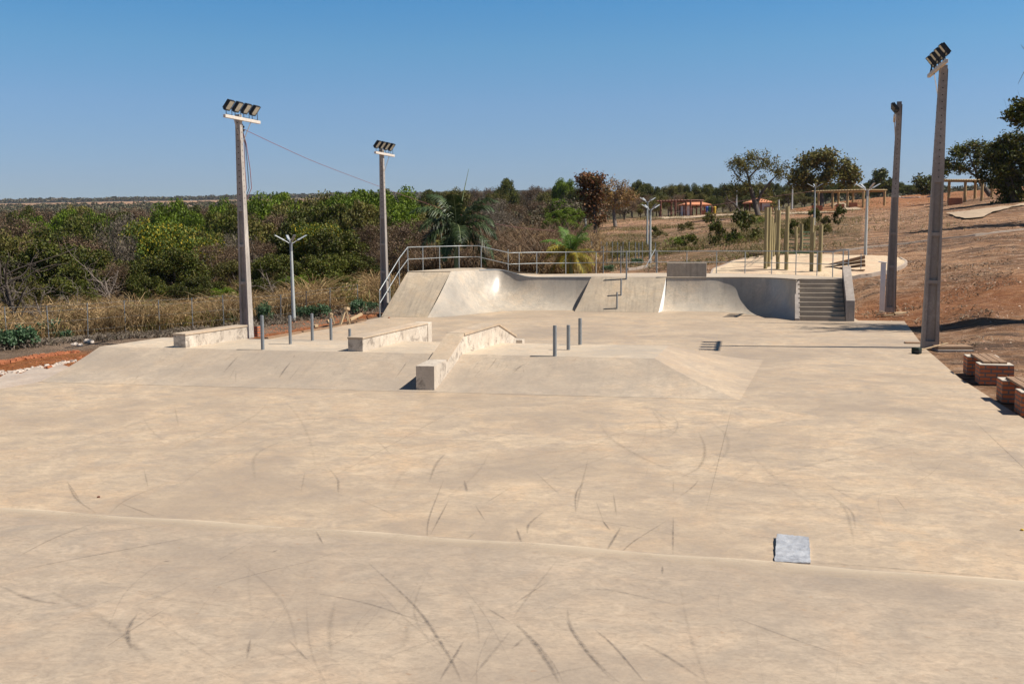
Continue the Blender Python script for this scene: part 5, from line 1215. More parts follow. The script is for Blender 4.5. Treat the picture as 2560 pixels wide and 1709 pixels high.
def tree_variant(kind, seed):
    rng = np.random.default_rng(seed); random.seed(seed)
    spec = dict(dark=(L_dark, 15000, .10, 34, .8), bright=(L_bright, 15000, .095, 30, .8), olive=(L_olive, 12000, .095, 32, .75), yellow=(L_yellow, 14000, .09, 32, .8), brown=(L_brown, 7000, .07, 34, .75), grey=(L_grey, 3500, .055, 38, .8), red=(L_red, 5000, .14, 24, .75), rust=(L_rust, 3000, .08, 16, .6))[kind]
    rx, ry, rz = 2.6 * rng.uniform(.85, 1.15), 2.6 * rng.uniform(.85, 1.15), 1.75 * rng.uniform(.85, 1.2)
    zc = 2.3
    p, c = crown_points(rng, spec[1], rx, ry, rz, spec[3], spec[4], low=.55); p[:, 2] += zc; c[:, 2] += zc
    p = p[p[:, 2] > .15]
    leaf = cloud_mesh('crown', p, None, spec[2], spec[0], rng, aspect=1.7 if kind not in ('grey',) else 5)
    m_ = MB(); m_.tube([(0, 0, -1.2), (rng.normal(0, .1), rng.normal(0, .1), zc * .45), (rng.normal(0, .2), rng.normal(0, .2), zc * .9)], [.16, .12, .07], 7)
    for k in range(14 if kind in ('grey', 'brown') else 8):
        e = c[rng.integers(len(c))]; s_ = np.array([0, 0, zc * rng.uniform(.25, .8)]); mid = (s_ + e) / 2 + rng.normal(0, .18, 3); m_.tube([s_, mid, e], [.06, .04, .015], 5)
    tr_ = m_.build('trunk', M_barkpale if kind == 'grey' else M_bark)
    return leaf, tr_.data, tr_
VAR = {}
for kd in ('dark', 'bright', 'olive', 'yellow', 'brown', 'grey', 'red', 'rust'):
    VAR[kd] = []
    for s_ in range(3 if kd in ('dark', 'bright', 'olive', 'brown') else 2):
        lf, tm, tob = tree_variant(kd, hash(kd) % 1 + 31 * s_ + len(kd) * 7 + ord(kd[0])); bpy.data.objects.remove(tob); VAR[kd].append((lf, tm))
def add_tree(kind, p, h, wdt, label, name='tree', cat='tree', group=None, rz=None, vi=None):
    lf, tm = VAR[kind][vi if vi is not None else RNG.integers(len(VAR[kind]))]
    root = empty(name, p, rz if rz is not None else RNG.uniform(0, 6.28), label, cat, group)
    sz = h / 4.3; sx = wdt / 5.6; root.scale = (sx, sx, sz)
    a = bpy.data.objects.new('crown', lf); COL.objects.link(a); a.parent = root
    b = bpy.data.objects.new('trunk', tm); COL.objects.link(b); b.parent = root; return root

# valley wood, left: every separate tree or bush in view -----------------------
KN = dict(dark='dark green', bright='bright green', olive='olive green', yellow='yellow-flowered', brown='brown half-bare', grey='pale leafless', red='red-leaved', rust='rusty red')
WOOD = []
def col_top(u, v, w, kind, wpx):
    """crown top at photo pixel (u,v), depth w, crown width in pixels"""
    WOOD.append((u, v, w, kind, wpx))
# front row behind the dry grass
rows_ = [
 # u, vtop, depth, kind, width px
 (30, 640, 62, 'dark', 190), (150, 610, 64, 'dark', 210), (250, 628, 60, 'dark', 170), (330, 655, 57, 'dark', 150), (100, 596, 72, 'brown', 200), (205, 582, 76, 'brown', 200), (290, 650, 56, 'brown', 110), (60, 690, 54, 'olive', 120), (180, 700, 53, 'dark', 140),
 (400, 560, 64, 'yellow', 190), (480, 575, 62, 'yellow', 170), (440, 630, 57, 'dark', 170), (540, 606, 60, 'brown', 150), (370, 690, 52, 'dark', 120), (500, 690, 52, 'dark', 130), (590, 650, 56, 'olive', 120), (560, 720, 50, 'bright', 90),
 (650, 596, 60, 'brown', 140), (690, 640, 55, 'dark', 130), (745, 560, 62, 'dark', 160), (810, 545, 60, 'yellow', 170), (850, 580, 58, 'dark', 170), (800, 640, 54, 'dark', 150), (900, 640, 56, 'dark', 120), (640, 700, 52, 'dark', 110), (740, 690, 52, 'bright', 100), (860, 690, 53, 'dark', 110),
 (930, 560, 60, 'brown', 150), (1000, 560, 64, 'brown', 170), (1060, 600, 62, 'brown', 140), (960, 620, 57, 'brown', 130), (900, 500, 74, 'olive', 150), (1020, 640, 58, 'brown', 120), (1090, 560, 70, 'brown', 130),
 # second row
 (20, 575, 84, 'olive', 180), (130, 576, 88, 'dark', 200), (330, 580, 80, 'grey', 130), (290, 560, 86, 'grey', 140), (380, 540, 84, 'yellow', 170), (455, 545, 82, 'yellow', 170), (530, 560, 80, 'olive', 150), (600, 580, 78, 'grey', 130),
 (640, 540, 84, 'olive', 160), (700, 530, 86, 'brown', 150), (770, 520, 84, 'dark', 160), (840, 515, 82, 'dark', 170), (560, 530, 90, 'dark', 130),
 (230, 555, 96, 'dark', 160), (60, 540, 105, 'brown', 170), (450, 524, 100, 'bright', 150), (500, 536, 95, 'bright', 110), (420, 535, 98, 'bright', 130), (250, 535, 112, 'bright', 120), (200, 540, 108, 'dark', 130),
 (330, 545, 104, 'grey', 120), (540, 530, 108, 'olive', 120),
 # third: bright canopy ridge
 (690, 488, 118, 'bright', 170), (640, 505, 112, 'bright', 130), (740, 500, 110, 'olive', 150), (800, 482, 120, 'olive', 170), (870, 484, 118, 'bright', 160), (940, 480, 120, 'bright', 170), (1000, 490, 116, 'bright', 150), (760, 520, 104, 'bright', 140), (880, 510, 102, 'bright', 170), (980, 515, 100, 'bright', 150), (830, 530, 96, 'bright', 140), (1060, 520, 104, 'olive', 140), (700, 525, 100, 'olive', 130),
 (620, 520, 106, 'brown', 120), (1110, 505, 112, 'olive', 130), (930, 530, 92, 'dark', 140), (1040, 545, 92, 'brown', 140), (1130, 545, 98, 'brown', 130),
 (560, 512, 150, 'bright', 100), (480, 515, 158, 'dark', 110), (140, 520, 150, 'brown', 160), (30, 525, 155, 'brown', 160), (240, 522, 160, 'brown', 150), (350, 524, 165, 'brown', 150), (200, 512, 190, 'olive', 120), (330, 515, 200, 'brown', 140), (90, 515, 200, 'brown', 150), (430, 513, 210, 'brown', 140), (530, 512, 215, 'brown', 120), (600, 508, 200, 'brown', 110),
 (60, 528, 150, 'dark', 100), (170, 528, 140, 'bright', 90), (90, 545, 118, 'bright', 110), (310, 535, 125, 'dark', 100),
 # middle distance, centre
 (1270, 450, 210, 'dark', 66), (1240, 470, 190, 'olive', 60), (1200, 490, 160, 'brown', 90), (1240, 500, 140, 'grey', 90), (1290, 505, 138, 'brown', 90), (1180, 520, 120, 'brown', 100), (1250, 530, 112, 'grey', 100), (1350, 500, 150, 'brown', 100), (1340, 462, 230, 'brown', 80), (1370, 470, 220, 'olive', 70),
 (1408, 450, 200, 'bright', 74), (1445, 475, 190, 'dark', 70), (1400, 505, 150, 'bright', 80), (1430, 520, 140, 'bright', 70), (1400, 528, 118, 'bright', 78), (1380, 545, 116, 'bright', 60), (1430, 555, 112, 'bright', 56), (1200, 560, 96, 'brown', 110), (1150, 580, 88, 'brown', 110), (1140, 470, 200, 'olive', 90), (1080, 478, 200, 'dark', 90),
 (1560, 500, 160, 'brown', 80), (1510, 490, 175, 'brown', 80), (1600, 490, 190, 'brown', 80), (1580, 470, 230, 'olive', 70), (1630, 468, 230, 'dark', 70), (1620, 500, 185, 'olive', 60),
]
for r in rows_: col_top(*r)
WOOD2 = []
for u in range(1590, 2330, 26):
    WOOD2.append((u + RNG.uniform(-8, 8), 462 + RNG.uniform(-6, 8) + (6 if 1800 < u < 1850 else 0), 260 + RNG.uniform(-30, 40), 'dark' if RNG.uniform() < .7 else 'olive', RNG.uniform(46, 66)))
for u in range(1620, 2060, 34): WOOD2.append((u + RNG.uniform(-8, 8), 484 + RNG.uniform(-6, 10), 215 + RNG.uniform(-12, 12), random.choice(['dark', 'olive', 'brown', 'olive']), RNG.uniform(46, 62)))
for u in range(1160, 1620, 30): WOOD2.append((u + RNG.uniform(-8, 8), 470 + RNG.uniform(-4, 10), 270 + RNG.uniform(-20, 40), random.choice(['brown', 'olive', 'brown', 'grey']), RNG.uniform(50, 70)))
ALLW = [(*r, 'wooded valley') for r in WOOD] + [(*r, 'tree line behind the hill') for r in WOOD2]
cnt = {}
ALLW.sort(key=lambda r: r[0])
words = ['', 'first', 'second', 'third', 'fourth', 'fifth', 'sixth', 'seventh', 'eighth', 'ninth', 'tenth', 'eleventh', 'twelfth', 'thirteenth', 'fourteenth', 'fifteenth', 'sixteenth', 'seventeenth', 'eighteenth', 'nineteenth', 'twentieth']
def ordw(n):
    if n <= 20: return words[n]
    t = {2: 'twenty', 3: 'thirty', 4: 'forty', 5: 'fifty'}[n // 10]; return (t + '-' + words[n % 10]) if n % 10 else t[:-1] + 'ieth'
for u, v, w, kd, wpx, zone in ALLW:
    g = gat(u, w); t = at(u, v, w); h = t[2] - g[2]; wd = wpx / F * w
    key = (kd, zone); cnt[key] = cnt.get(key, 0) + 1
    size = 'tall' if h > 6 else ('low' if h < 3.2 else 'bushy')
    lab = '%s %s tree, %s such from the left in the %s' % (size, KN[kd], ordw(cnt[key]), zone)
    if h < 1.2: h = 1.2
    add_tree(kd, g, h * 1.02, wd, lab, 'broadleaf_tree', 'tree', 'trees in the ' + zone)
# distant canopy: mass of woodland as single objects --------------------------
def far_wood(name, label, ulo, uhi, dlo, dhi, n, hlo, hhi, size, mat, clump=14, seed=1, wexp=1.0):
    rng = np.random.default_rng(seed); u = rng.uniform(ulo, uhi, n); d = np.exp(rng.uniform(math.log(dlo), math.log(dhi), n))
    l = (u - 1280) / F * d; x = d * FH[0] + l * RH[0]; y = d * FH[1] + l * RH[1]; z = hz(x, y); k = clump
    rr = rng.uniform(hlo, hhi, n); th = np.sin(u * .035 + d * .02) * .2 + 1
    C0 = np.stack([x, y, z + rr * .55 * th], 1).repeat(k, 0); R0 = rr.repeat(k)
    dd = rng.normal(size=(n * k, 3)); dd /= np.linalg.norm(dd, axis=1)[:, None]; dd[:, 2] = np.abs(dd[:, 2]) - .2
    Cc = C0 + dd * (R0 * .5)[:, None] * np.array([1.3, 1.3, .9]) * rng.uniform(.7, 1, n * k)[:, None]
    sc = (size * pw_(np.linalg.norm(Cc[:, :2], axis=1) / dlo))
    me = cloud_mesh2(name, Cc, sc, mat, rng); o = bpy.data.objects.new(name, me); COL.objects.link(o); return tag(o, label, 'woodland', kind='stuff')
def cloud_mesh2(name, C, s, mat, rng):
    n = len(C); nrm = rng.normal(size=(n, 3)); nrm[:, 2] = np.abs(nrm[:, 2]) + .3; nrm /= np.linalg.norm(nrm, axis=1)[:, None]
    t = rng.normal(size=(n, 3)); t -= nrm * (t * nrm).sum(1)[:, None]; t /= np.linalg.norm(t, axis=1)[:, None] + 1e-9; b = np.cross(nrm, t); s = (s * rng.uniform(.6, 1.4, n))[:, None]
    V = np.stack([C - t * s * .7, C + b * s * .5, C + t * s * .7, C - b * s * .5], 1).reshape(-1, 3)
    return raw_mesh(name, V, np.arange(4 * n).reshape(n, 4), mat)
L_mid = leafmat('mid_canopy', [(.075, .068, .03), (.115, .09, .05), (.14, .10, .065), (.06, .075, .022)], .15)
far_wood('scrub_wood', 'brown and olive scrub woodland across the valley', -500, 1560, 140, 420, 3000, 2.2, 4.6, .22, L_mid, 110, 2)
far_wood('scrub_wood', 'low mixed scrub between the nearer trees of the valley', -400, 1150, 62, 150, 700, 1.6, 3.2, .22, L_olive, 120, 7)
far_wood('far_woodland', 'continuous woodland covering the far side of the valley', -700, 3300, 400, 1360, 9000, 3.5, 7.5, .62, L_far, 40, 3)
far_wood('ridge_woodland', 'dark line of woods along the horizon', -800, 3400, 2250, 3700, 9000, 5, 12, 2.8, L_far, 26, 4)
far_wood('ridge_woodland', 'woods on the slope in front of the horizon line', 850, 3400, 1300, 2300, 6500, 6, 12, 2.2, L_far, 26, 9)
# dry brush on the slope behind the platform
def blades(name, label, xyz, h, mat, seed, wdt=.03, bend=.35, per=1, cat='grass', lean=None):
    rng = np.random.default_rng(seed); n = len(xyz); hh = h * rng.uniform(.45, 1.25, n) * np.clip(1 + 1.1 * bumps(xyz[:, 0], xyz[:, 1], 1.1, seed + 50) + .5 * bumps(xyz[:, 0], xyz[:, 1], 3.0, seed + 51), .25, 1.9); a = rng.uniform(0, 6.28, n); b = bend * hh * rng.uniform(.2, 1.4, n)
    dirn = np.stack([np.cos(a), np.sin(a), np.zeros(n)], 1); a2 = rng.uniform(0, 6.28, n); side = np.stack([np.cos(a2), np.sin(a2), np.zeros(n)], 1) * (wdt * rng.uniform(.6, 1.5, n))[:, None]
    up = np.array([0, 0, 1.0]); p0 = xyz; p1 = xyz + up * (hh * .6)[:, None] + dirn * (b * .3)[:, None]; p2 = xyz + up * (hh * .92)[:, None] + dirn * b[:, None]; p3 = xyz + up * (hh * (1 - .35 * rng.uniform(0, 1, n)))[:, None] + dirn * (b * 1.9)[:, None]
    V = np.stack([p0 - side * .4, p0 + side * .4, p1 - side, p1 + side, p2 - side * .8, p2 + side * .8, p3, p3 + side * .1], 1).reshape(-1, 3)
    base = np.arange(n)[:, None] * 8; Fq = np.concatenate([base + np.array([[0, 1, 3, 2]]), base + np.array([[2, 3, 5, 4]]), base + np.array([[4, 5, 7, 6]])], 0)
    me = raw_mesh(name, V, Fq, mat); o = bpy.data.objects.new(name, me); COL.objects.link(o); return tag(o, label, cat, kind='stuff')
def scatter(n, ulo, uhi, dlo, dhi, seed, dens=None):
    rng = np.random.default_rng(seed); u = rng.uniform(ulo, uhi, n * 3); d = rng.uniform(dlo ** .5, dhi ** .5, n * 3) ** 2
    l = (u - 1280) / F * d; x = d * FH[0] + l * RH[0]; y = d * FH[1] + l * RH[1]; keep = np.ones(len(u), bool)
    if dens is not None: keep = rng.uniform(0, 1, len(u)) < dens(u, d, x, y)
    idx = np.nonzero(keep)[0][:n]; x, y = x[idx], y[idx]; return np.stack([x, y, hz(x, y)], 1), u[idx], d[idx]
def fence_d(u): return np.interp(u, [-70, 309, 893, 1000], [36.8, 40.4, 48.4, 50])
def dn(u, d, x, y):
    f = fence_d(u); return np.clip((d - f + .6) / 1.2, 0, 1) * np.clip(.55 + bumps(x, y, .9, 12), 0.05, 1) * (park_out(x, y) > .8)
pt, _, _ = scatter(60000, -250, 1010, 36, 64, 21, dn); STRAWPT = pt; blades('dry_grass', 'tall straw coloured dry grass behind the left fence', pt, .8, L_straw, 31, .010, .9)
pt, _, _ = scatter(22000, -250, 1010, 36, 62, 22, lambda u, d, x, y: dn(u, d, x, y) * (bumps(x, y, .5, 14) > .05)); blades('green_grass', 'patches of green grass among the dry grass on the left', pt, .75, L_olive, 32, .014, .8)
pt, _, _ = scatter(30000, 1000, 1460, 57.5, 95, 23, lambda u, d, x, y: np.clip(.6 + bumps(x, y, .5, 15), 0, 1) * np.clip((1500 - u) / 120, 0, 1) * (park_out(x, y) > 1)); blades('dry_brush', 'tangled brown dry brush on the slope behind the handrail', pt, 1.3, L_brown, 33, .018, .8)
pt, _, _ = scatter(42000, 880, 1500, 57, 95, 24, lambda u, d, x, y: np.clip(.3 + bumps(x, y, .5, 16), 0, 1) * (park_out(x, y) > 1)); blades('dry_grass', 'straw coloured dry grass behind the handrail around the small palm', pt, 1.0, L_straw, 34, .014, .7)
pt, _, _ = scatter(9000, -250, 1000, 30, 48, 25, lambda u, d, x, y: (park_out(x, y) > 1.2) * (d > np.interp(u, [0, 250, 900], [33.0, 35.5, 46])) * (d < fence_d(u) + .5)); blades('dry_litter', 'low dry litter on the strip before the left fence', pt, .16, L_grey, 35, .02, 1.2)
L_hillgrass = leafmat('hill_grass', [(.16, .13, .05), (.24, .18, .08), (.10, .12, .03), (.30, .21, .10)], .25)
def hd(u, d, x, y): return np.clip(.08 + 1.4 * bumps(x, y, .22, 18) * (bumps(x, y, .7, 19) + .6), 0, 1) * np.clip((2250 - u) / 400, 0.05, 1)
pt, _, _ = scatter(90000, 1430, 2420, 62, 165, 26, hd); blades('hill_grass', 'thin dry grass in patches over the bare hillside', pt, .22, L_hillgrass, 36, .016, 1.0)
pt, _, _ = scatter(20000, 1400, 2050, 60, 120, 27, lambda u, d, x, y: np.clip(bumps(x, y, .2, 28) * 1.6 - .1, 0, 1)); blades('green_grass', 'green weeds in patches over the hillside', pt, .26, L_olive, 37, .02, .9)
# named weeds / shrubs
SHR = {}
def shrub_var(seed, mat, n=1500, size=.11, rx=.7, rz=.5):
    rng = np.random.default_rng(seed); p, c = crown_points(rng, n, rx, rx, rz, 34, .24, low=.5, shell=.3); p[:, 2] += rz * .75; p = p[p[:, 2] > 0]; return cloud_mesh('leaves', p, None, size, mat, rng, aspect=1.3)
SV_ = dict(weed=[shrub_var(41, L_weed, 1100, .085), shrub_var(42, L_weed, 1000, .08)], olive=[shrub_var(43, L_olive, 800, .08), shrub_var(44, L_bright, 700, .08)], rust=[shrub_var(45, L_rust, 900, .07)], big=[shrub_var(46, L_olive, 1100, .10, .75, .7), shrub_var(47, L_dark, 1100, .10, .75, .7)])
def shrub(u, v, w, wm, hm, kd, label, group):
    g = G(u, v) if w is None else gat(u, w); me = SV_[kd][RNG.integers(len(SV_[kd]))]; o = bpy.data.objects.new('shrub', me); COL.objects.link(o); o.location = tuple(g + np.array([0, 0, -.05])); o.rotation_euler = (0, 0, RNG.uniform(0, 6)); o.scale = (wm / 1.9, wm / 1.9, hm / 1.25)
    return tag(o, label, 'shrub', group)
gw = 'green weeds along the left fence'
for i, (u, v, wm, hm, lb) in enumerate([(10, 872, 1.6, .7, 'low green weed clump at the very left edge'), (60, 868, 1.5, .8, 'green weed clump left of the second fence post'), (120, 850, 1.6, .95, 'tall green weed clump at the second fence post'), (160, 850, 1.0, .5, 'small green weed just right of the second fence post clump'), (345, 826, 1.3, .8, 'left half of the pair of dark green weeds before the fence'), (385, 818, 1.7, 1.05, 'biggest dark green weed clump before the fence, left of the left ledge'), (500, 806, .8, .5, 'small weed behind the middle of the left ledge'), (565, 812, 1.2, .6, 'bluish green weed left of the nearest pole'), (660, 808, 1.1, 1.0, 'dark green weed right of the nearest left pole'), (760, 797, 1.2, .7, 'green weed right of the foot of the four-armed lamp'), (800, 795, 1.3, .7, 'green weed left of the wooden trestles'), (895, 782, 1.2, .7, 'green weed between the trestles and the tall bank'), (930, 775, .9, .5, 'small weed beside the handrail foot of the tall bank')]):
    shrub(u, v, None, wm, hm * 1.35, 'weed', lb, gw)
for i, (u, w) in enumerate([(225, 50), (255, 49.5), (330, 50.5)]): shrub(u, 0, w, 2.0, 1.5, 'rust', ['left one of three rusty red bushes behind the left fence', 'middle one of three rusty red bushes behind the left fence', 'right one of three rusty red bushes behind the left fence'][i], 'rusty red bushes behind the left fence')
gh = 'green shrubs scattered over the hillside'
def zh(x, y): return z6(x, y)
for i, ((x, y), wm, hm, kd, lb) in enumerate([((1010, 1035), 2.4, 2.4, 'big', 'biggest dark leafy shrub low on the hillside, left of the log posts'), ((735, 1085), 1.6, 2.0, 'big', 'dark leafy shrub left of the biggest one on the hillside'), ((900, 1050), 2.0, 1.2, 'olive', 'yellow-green shrub beside the biggest dark shrub on the hillside'), ((470, 940), 3.0, 1.3, 'olive', 'wide green shrub on the hillside under the nearer kiosk'), ((675, 885), 1.6, 1.6, 'big', 'small dark shrub high on the hillside below the coloured bins'), ((350, 1080), 2.4, 1.2, 'olive', 'yellow-green shrub right of the overlapping lamps'), ((480, 1090), 1.6, 1.1, 'big', 'small green shrub midway between the lamps and the log posts'), ((1180, 860), 2.6, 1.2, 'olive', 'green shrub left of the tops of the log posts'), ((1700, 868), 1.5, 1.5, 'big', 'dark leafy shrub on the hill behind the log ladder'), ((1640, 975), 1.0, 1.4, 'big', 'dark leafy shrub between the ladder posts'), ((1500, 980), 1.1, 1.3, 'big', 'dark shrub left of the ladder posts on the hillside'), ((1820, 885), 1.2, 1.0, 'big', 'leafy shrub right of the tallest right log'), ((1950, 885), 1.5, 1.8, 'big', 'leafy sapling-like shrub left of the court lamp'), ((1815, 965), 1.5, .9, 'big', 'small shrub below the leafy ones near the court lamp'), ((200, 1000), 2.0, 1.0, 'olive', 'low green shrub right of the overlapping lamps, high on the slope'), ((130, 980), 1.2, 1.0, 'big', 'tiny dark shrub just right of the overlapping lamps')]):
    shrub(*zh(x, y), None, wm, hm, kd, lb, gh)
for i, (x, y, lb) in enumerate([(840, 1000, 'green shrub beside the small fenced plot, nearest the handrail'), (1640 - 200, 850, 'dark shrub inside the small fenced plot'), (490, 1010, 'bluish shrub left of the small fenced plot at the handrail'), (1000, 690, 'green bush at the back of the small fenced plot')]):
    u, v = zp(x, y); shrub(u, min(v, 684), None, 1.3, .7, 'weed', lb, 'shrubs round the small fenced plot')

# ------------------------------------------------------------------ individual trees on the right
def branchy(root_name, p, label, trunk_pts, limbs, crowns, leafm, nleaf, lsize, barkm=M_bark, group=None, twigs=0, seed=1, aspect=1.7, clr=.35, cat='tree'):
    """trunk_pts/limbs in world coords; crowns: list of (centre, (rx,ry,rz), weight)"""
    rng = np.random.default_rng(seed); o0 = Vector(tuple(p)); root = empty(root_name, p, 0, label, cat, group)
    m_ = MB(); m_.tube([Vector(tuple(q)) - o0 for q, r in trunk_pts], [r for q, r in trunk_pts], 9)
    for lb in limbs: m_.tube([Vector(tuple(q)) - o0 for q, r in lb], [r for q, r in lb], 7)
    pts_all = []; tot = sum(c[2] for c in crowns)
    starts = [np.array(q) for lb in limbs for q, r in lb[1:]] + [np.array(trunk_pts[-1][0])]
    for (c, rad, wt) in crowns:
        n = int(nleaf * wt / tot); cl = max(5, int(n / 55)); pc = rng.normal(size=(cl, 3)); pc /= np.linalg.norm(pc, axis=1)[:, None]; pc = np.array(c) + pc * np.array(rad) * (rng.uniform(.2, 1, cl) ** .5)[:, None]
        k = rng.integers(cl, size=n); d = rng.normal(size=(n, 3)); pts_all.append(pc[k] + d * clr)
        for q in pc[:max(3, int(cl * .35))]:
            s_ = min(starts, key=lambda z: np.linalg.norm(z - q)); mid = (s_ + q) / 2 + rng.normal(0, .12, 3) * np.linalg.norm(s_ - q) * .3; m_.tube([s_ - np.array(o0), mid - np.array(o0), q - np.array(o0)], [.035 * trunk_pts[0][1] / .2, .022 * trunk_pts[0][1] / .2, .008], 5)
            for _ in range(twigs):
                e = q + rng.normal(0, .5, 3); m_.tube([q - np.array(o0), e - np.array(o0)], [.009, .004], 4)
    m_.build('trunk', barkm, root)
    L = np.concatenate(pts_all) - np.array(o0); me = cloud_mesh('crown', L, None, lsize, leafm, rng, aspect=aspect); o = bpy.data.objects.new('crown', me); COL.objects.link(o); o.parent = root; return root
def TP(w, *pts): return [(at(u, v, w), r) for u, v, r in pts]
# forked thin-leaved tree
w = 125
b0 = gat(1893, w)
branchy('forked_tree', b0, 'wide airy tree with forked dark trunks in front of the white-walled kiosk', [(gat(1893, w), .32)] + TP(w, (1885, 500, .28), (1876, 470, .24)),
 [TP(w, (1876, 470, .2), (1872, 445, .14), (1862, 420, .07)), TP(w, (1890, 512, .22), (1905, 480, .17), (1925, 455, .11), (1945, 435, .05)), TP(w, (1876, 470, .14), (1850, 450, .08), (1835, 430, .05)), [(gat(1878, w - 1), .2)] + TP(w - 1, (1850, 530, .17), (1836, 510, .12), (1820, 500, .06)), TP(w, (1872, 445, .12), (1895, 420, .08), (1910, 400, .04))],
 [(at(1860, 405, w), (2.0, 2.0, 1.0), 1), (at(1900, 395, w), (2.2, 2.2, .9), 1.2), (at(1935, 420, w), (1.6, 1.6, 1.2), 1), (at(1845, 425, w), (1.3, 1.3, 1.0), .8), (at(1955, 440, w), (.9, 1, .9), .5), (at(1885, 430, w), (2.6, 2, 1.2), .6), (at(1835, 480, w), (1.9, 1.5, 1.0), .9), (at(1860, 470, w), (1.8, 1.5, .9), .6), (at(1925, 490, w + 2), (1.6, 1.6, 1.4), .7)], L_olive, 6500, .13, seed=5, clr=.28)
w = 150; b0 = gat(2050, w)
branchy('broad_tree', b0, 'round dense leafy tree on the skyline behind the hill pergola', [(b0, .38)] + TP(w, (2052, 480, .3), (2052, 440, .2)), [TP(w, (2052, 470, .2), (2030, 440, .12), (2010, 425, .06)), TP(w, (2052, 465, .2), (2080, 440, .12), (2110, 425, .06)), TP(w, (2052, 450, .16), (2065, 420, .08))],
 [(at(2030, 405, w), (2.0, 2, 1.2), 1.2), (at(2065, 398, w), (1.9, 2, 1.2), 1.2), (at(2005, 435, w), (1.6, 1.8, 1.2), 1), (at(2120, 425, w), (1.4, 1.6, 1.4), 1), (at(2125, 450, w), (1.2, 1.5, .9), .8), (at(2085, 440, w), (1.8, 1.8, 1.1), 1), (at(1990, 455, w), (.9, 1, .9), .5), (at(2040, 455, w), (2.6, 2, .7), .8)], L_olive, 8500, .24, seed=6, clr=.42)
# red-leaved tree and yellowish bare tree
w = 92; b0 = gat(1489, w)
branchy('red_leaved_tree', b0, 'tall thin-trunked tree with reddish brown leaves rising above the scrub', [(b0, .2)] + TP(w, (1488, 560, .16), (1484, 500, .12), (1480, 465, .07)), [TP(w, (1487, 540, .1), (1470, 500, .07), (1462, 470, .04)), TP(w, (1486, 520, .1), (1500, 490, .06), (1505, 460, .04))],
 [(at(1478, 452, w), (1.0, 1, .6), 1.2), (at(1462, 450, w), (.6, .6, .5), .6), (at(1498, 455, w), (.7, .7, .5), .7), (at(1475, 485, w), (.9, .9, .9), 1.1), (at(1495, 500, w), (.8, .8, .9), .7), (at(1480, 530, w), (.7, .7, .8), .5), (at(1500, 548, w), (.7, .7, .4), .3)], L_red, 4200, .15, seed=7, clr=.26)
w = 130; b0 = gat(1538, w)
branchy('yellowing_tree', b0, 'pale half-bare tree with yellowing leaves right of the red-leaved tree', [(b0, .25)] + TP(w, (1534, 530, .2), (1538, 505, .14)), [TP(w, (1538, 505, .12), (1520, 480, .06)), TP(w, (1538, 505, .12), (1560, 475, .06)), TP(w, (1538, 500, .1), (1545, 465, .05))],
 [(at(1530, 470, w), (2.0, 1.6, 1.3), 1), (at(1560, 480, w), (1.6, 1.5, 1.2), 1), (at(1545, 500, w), (2.2, 1.6, 1.2), 1), (at(1515, 500, w), (1.2, 1.2, 1.4), .8), (at(1578, 490, w), (.9, .9, .8), .4)], leafmat('leaf_yellowing', [(.24, .13, .05), (.32, .19, .07), (.20, .13, .08), (.36, .25, .05)]), 4200, .13, seed=8, clr=.25, barkm=M_barkpale)
# right-hand trees
w = 235; b0 = gat(2205, w); branchy('round_tree', b0, 'small dark rounded tree on the skyline left of the pole beside the steps', [(b0, .4)] + TP(w, (2205, 470, .3), (2205, 450, .2)), [], [(at(2205, 450, w), (2.4, 2.4, 1.4), 1), (at(2190, 460, w), (1.6, 1.6, 1.0), .5), (at(2220, 462, w), (1.6, 1.6, 1.0), .5), (at(2200, 435, w), (1.3, 1.3, .8), .4)], L_dark, 3000, .3, seed=9, clr=.4)
w = 200; b0 = gat(2320, w); branchy('dark_bush_tree', b0, 'low dark rounded tree on the hill crest left of the tallest pole', [(b0, .3)] + TP(w, (2320, 470, .2)), [], [(at(2318, 462, w), (2.2, 2.2, 1.7), 1), (at(2300, 455, w), (1.4, 1.4, .9), .4), (at(2335, 452, w), (1.4, 1.2, .8), .3)], L_dark, 2600, .26, seed=10, clr=.4)
w = 118; b0 = gat(2470, w)
branchy('spreading_tree', b0, 'open spreading tree with crooked limbs behind the right pergola', [(b0, .3)] + TP(w, (2450, 455, .22), (2440, 430, .15)), [TP(w, (2445, 445, .14), (2410, 420, .08), (2385, 405, .04)), TP(w, (2440, 430, .14), (2425, 395, .07), (2415, 370, .04)), TP(w, (2445, 435, .14), (2470, 400, .08), (2480, 370, .04)), TP(w, (2440, 425, .1), (2450, 390, .05))],
 [(at(2400, 375, w), (1.2, 1.2, .8), 1), (at(2380, 410, w), (1.0, 1, .9), .9), (at(2430, 370, w), (1.3, 1.2, .7), .9), (at(2465, 380, w), (1.5, 1.5, 1.0), 1), (at(2415, 410, w), (1.4, 1.2, 1), .8), (at(2365, 430, w), (.6, .6, .8), .5), (at(2445, 405, w), (1.3, 1.2, .8), .6)], L_dark, 4200, .17, seed=11, clr=.25)
w = 96; b0 = gat(2530, w)
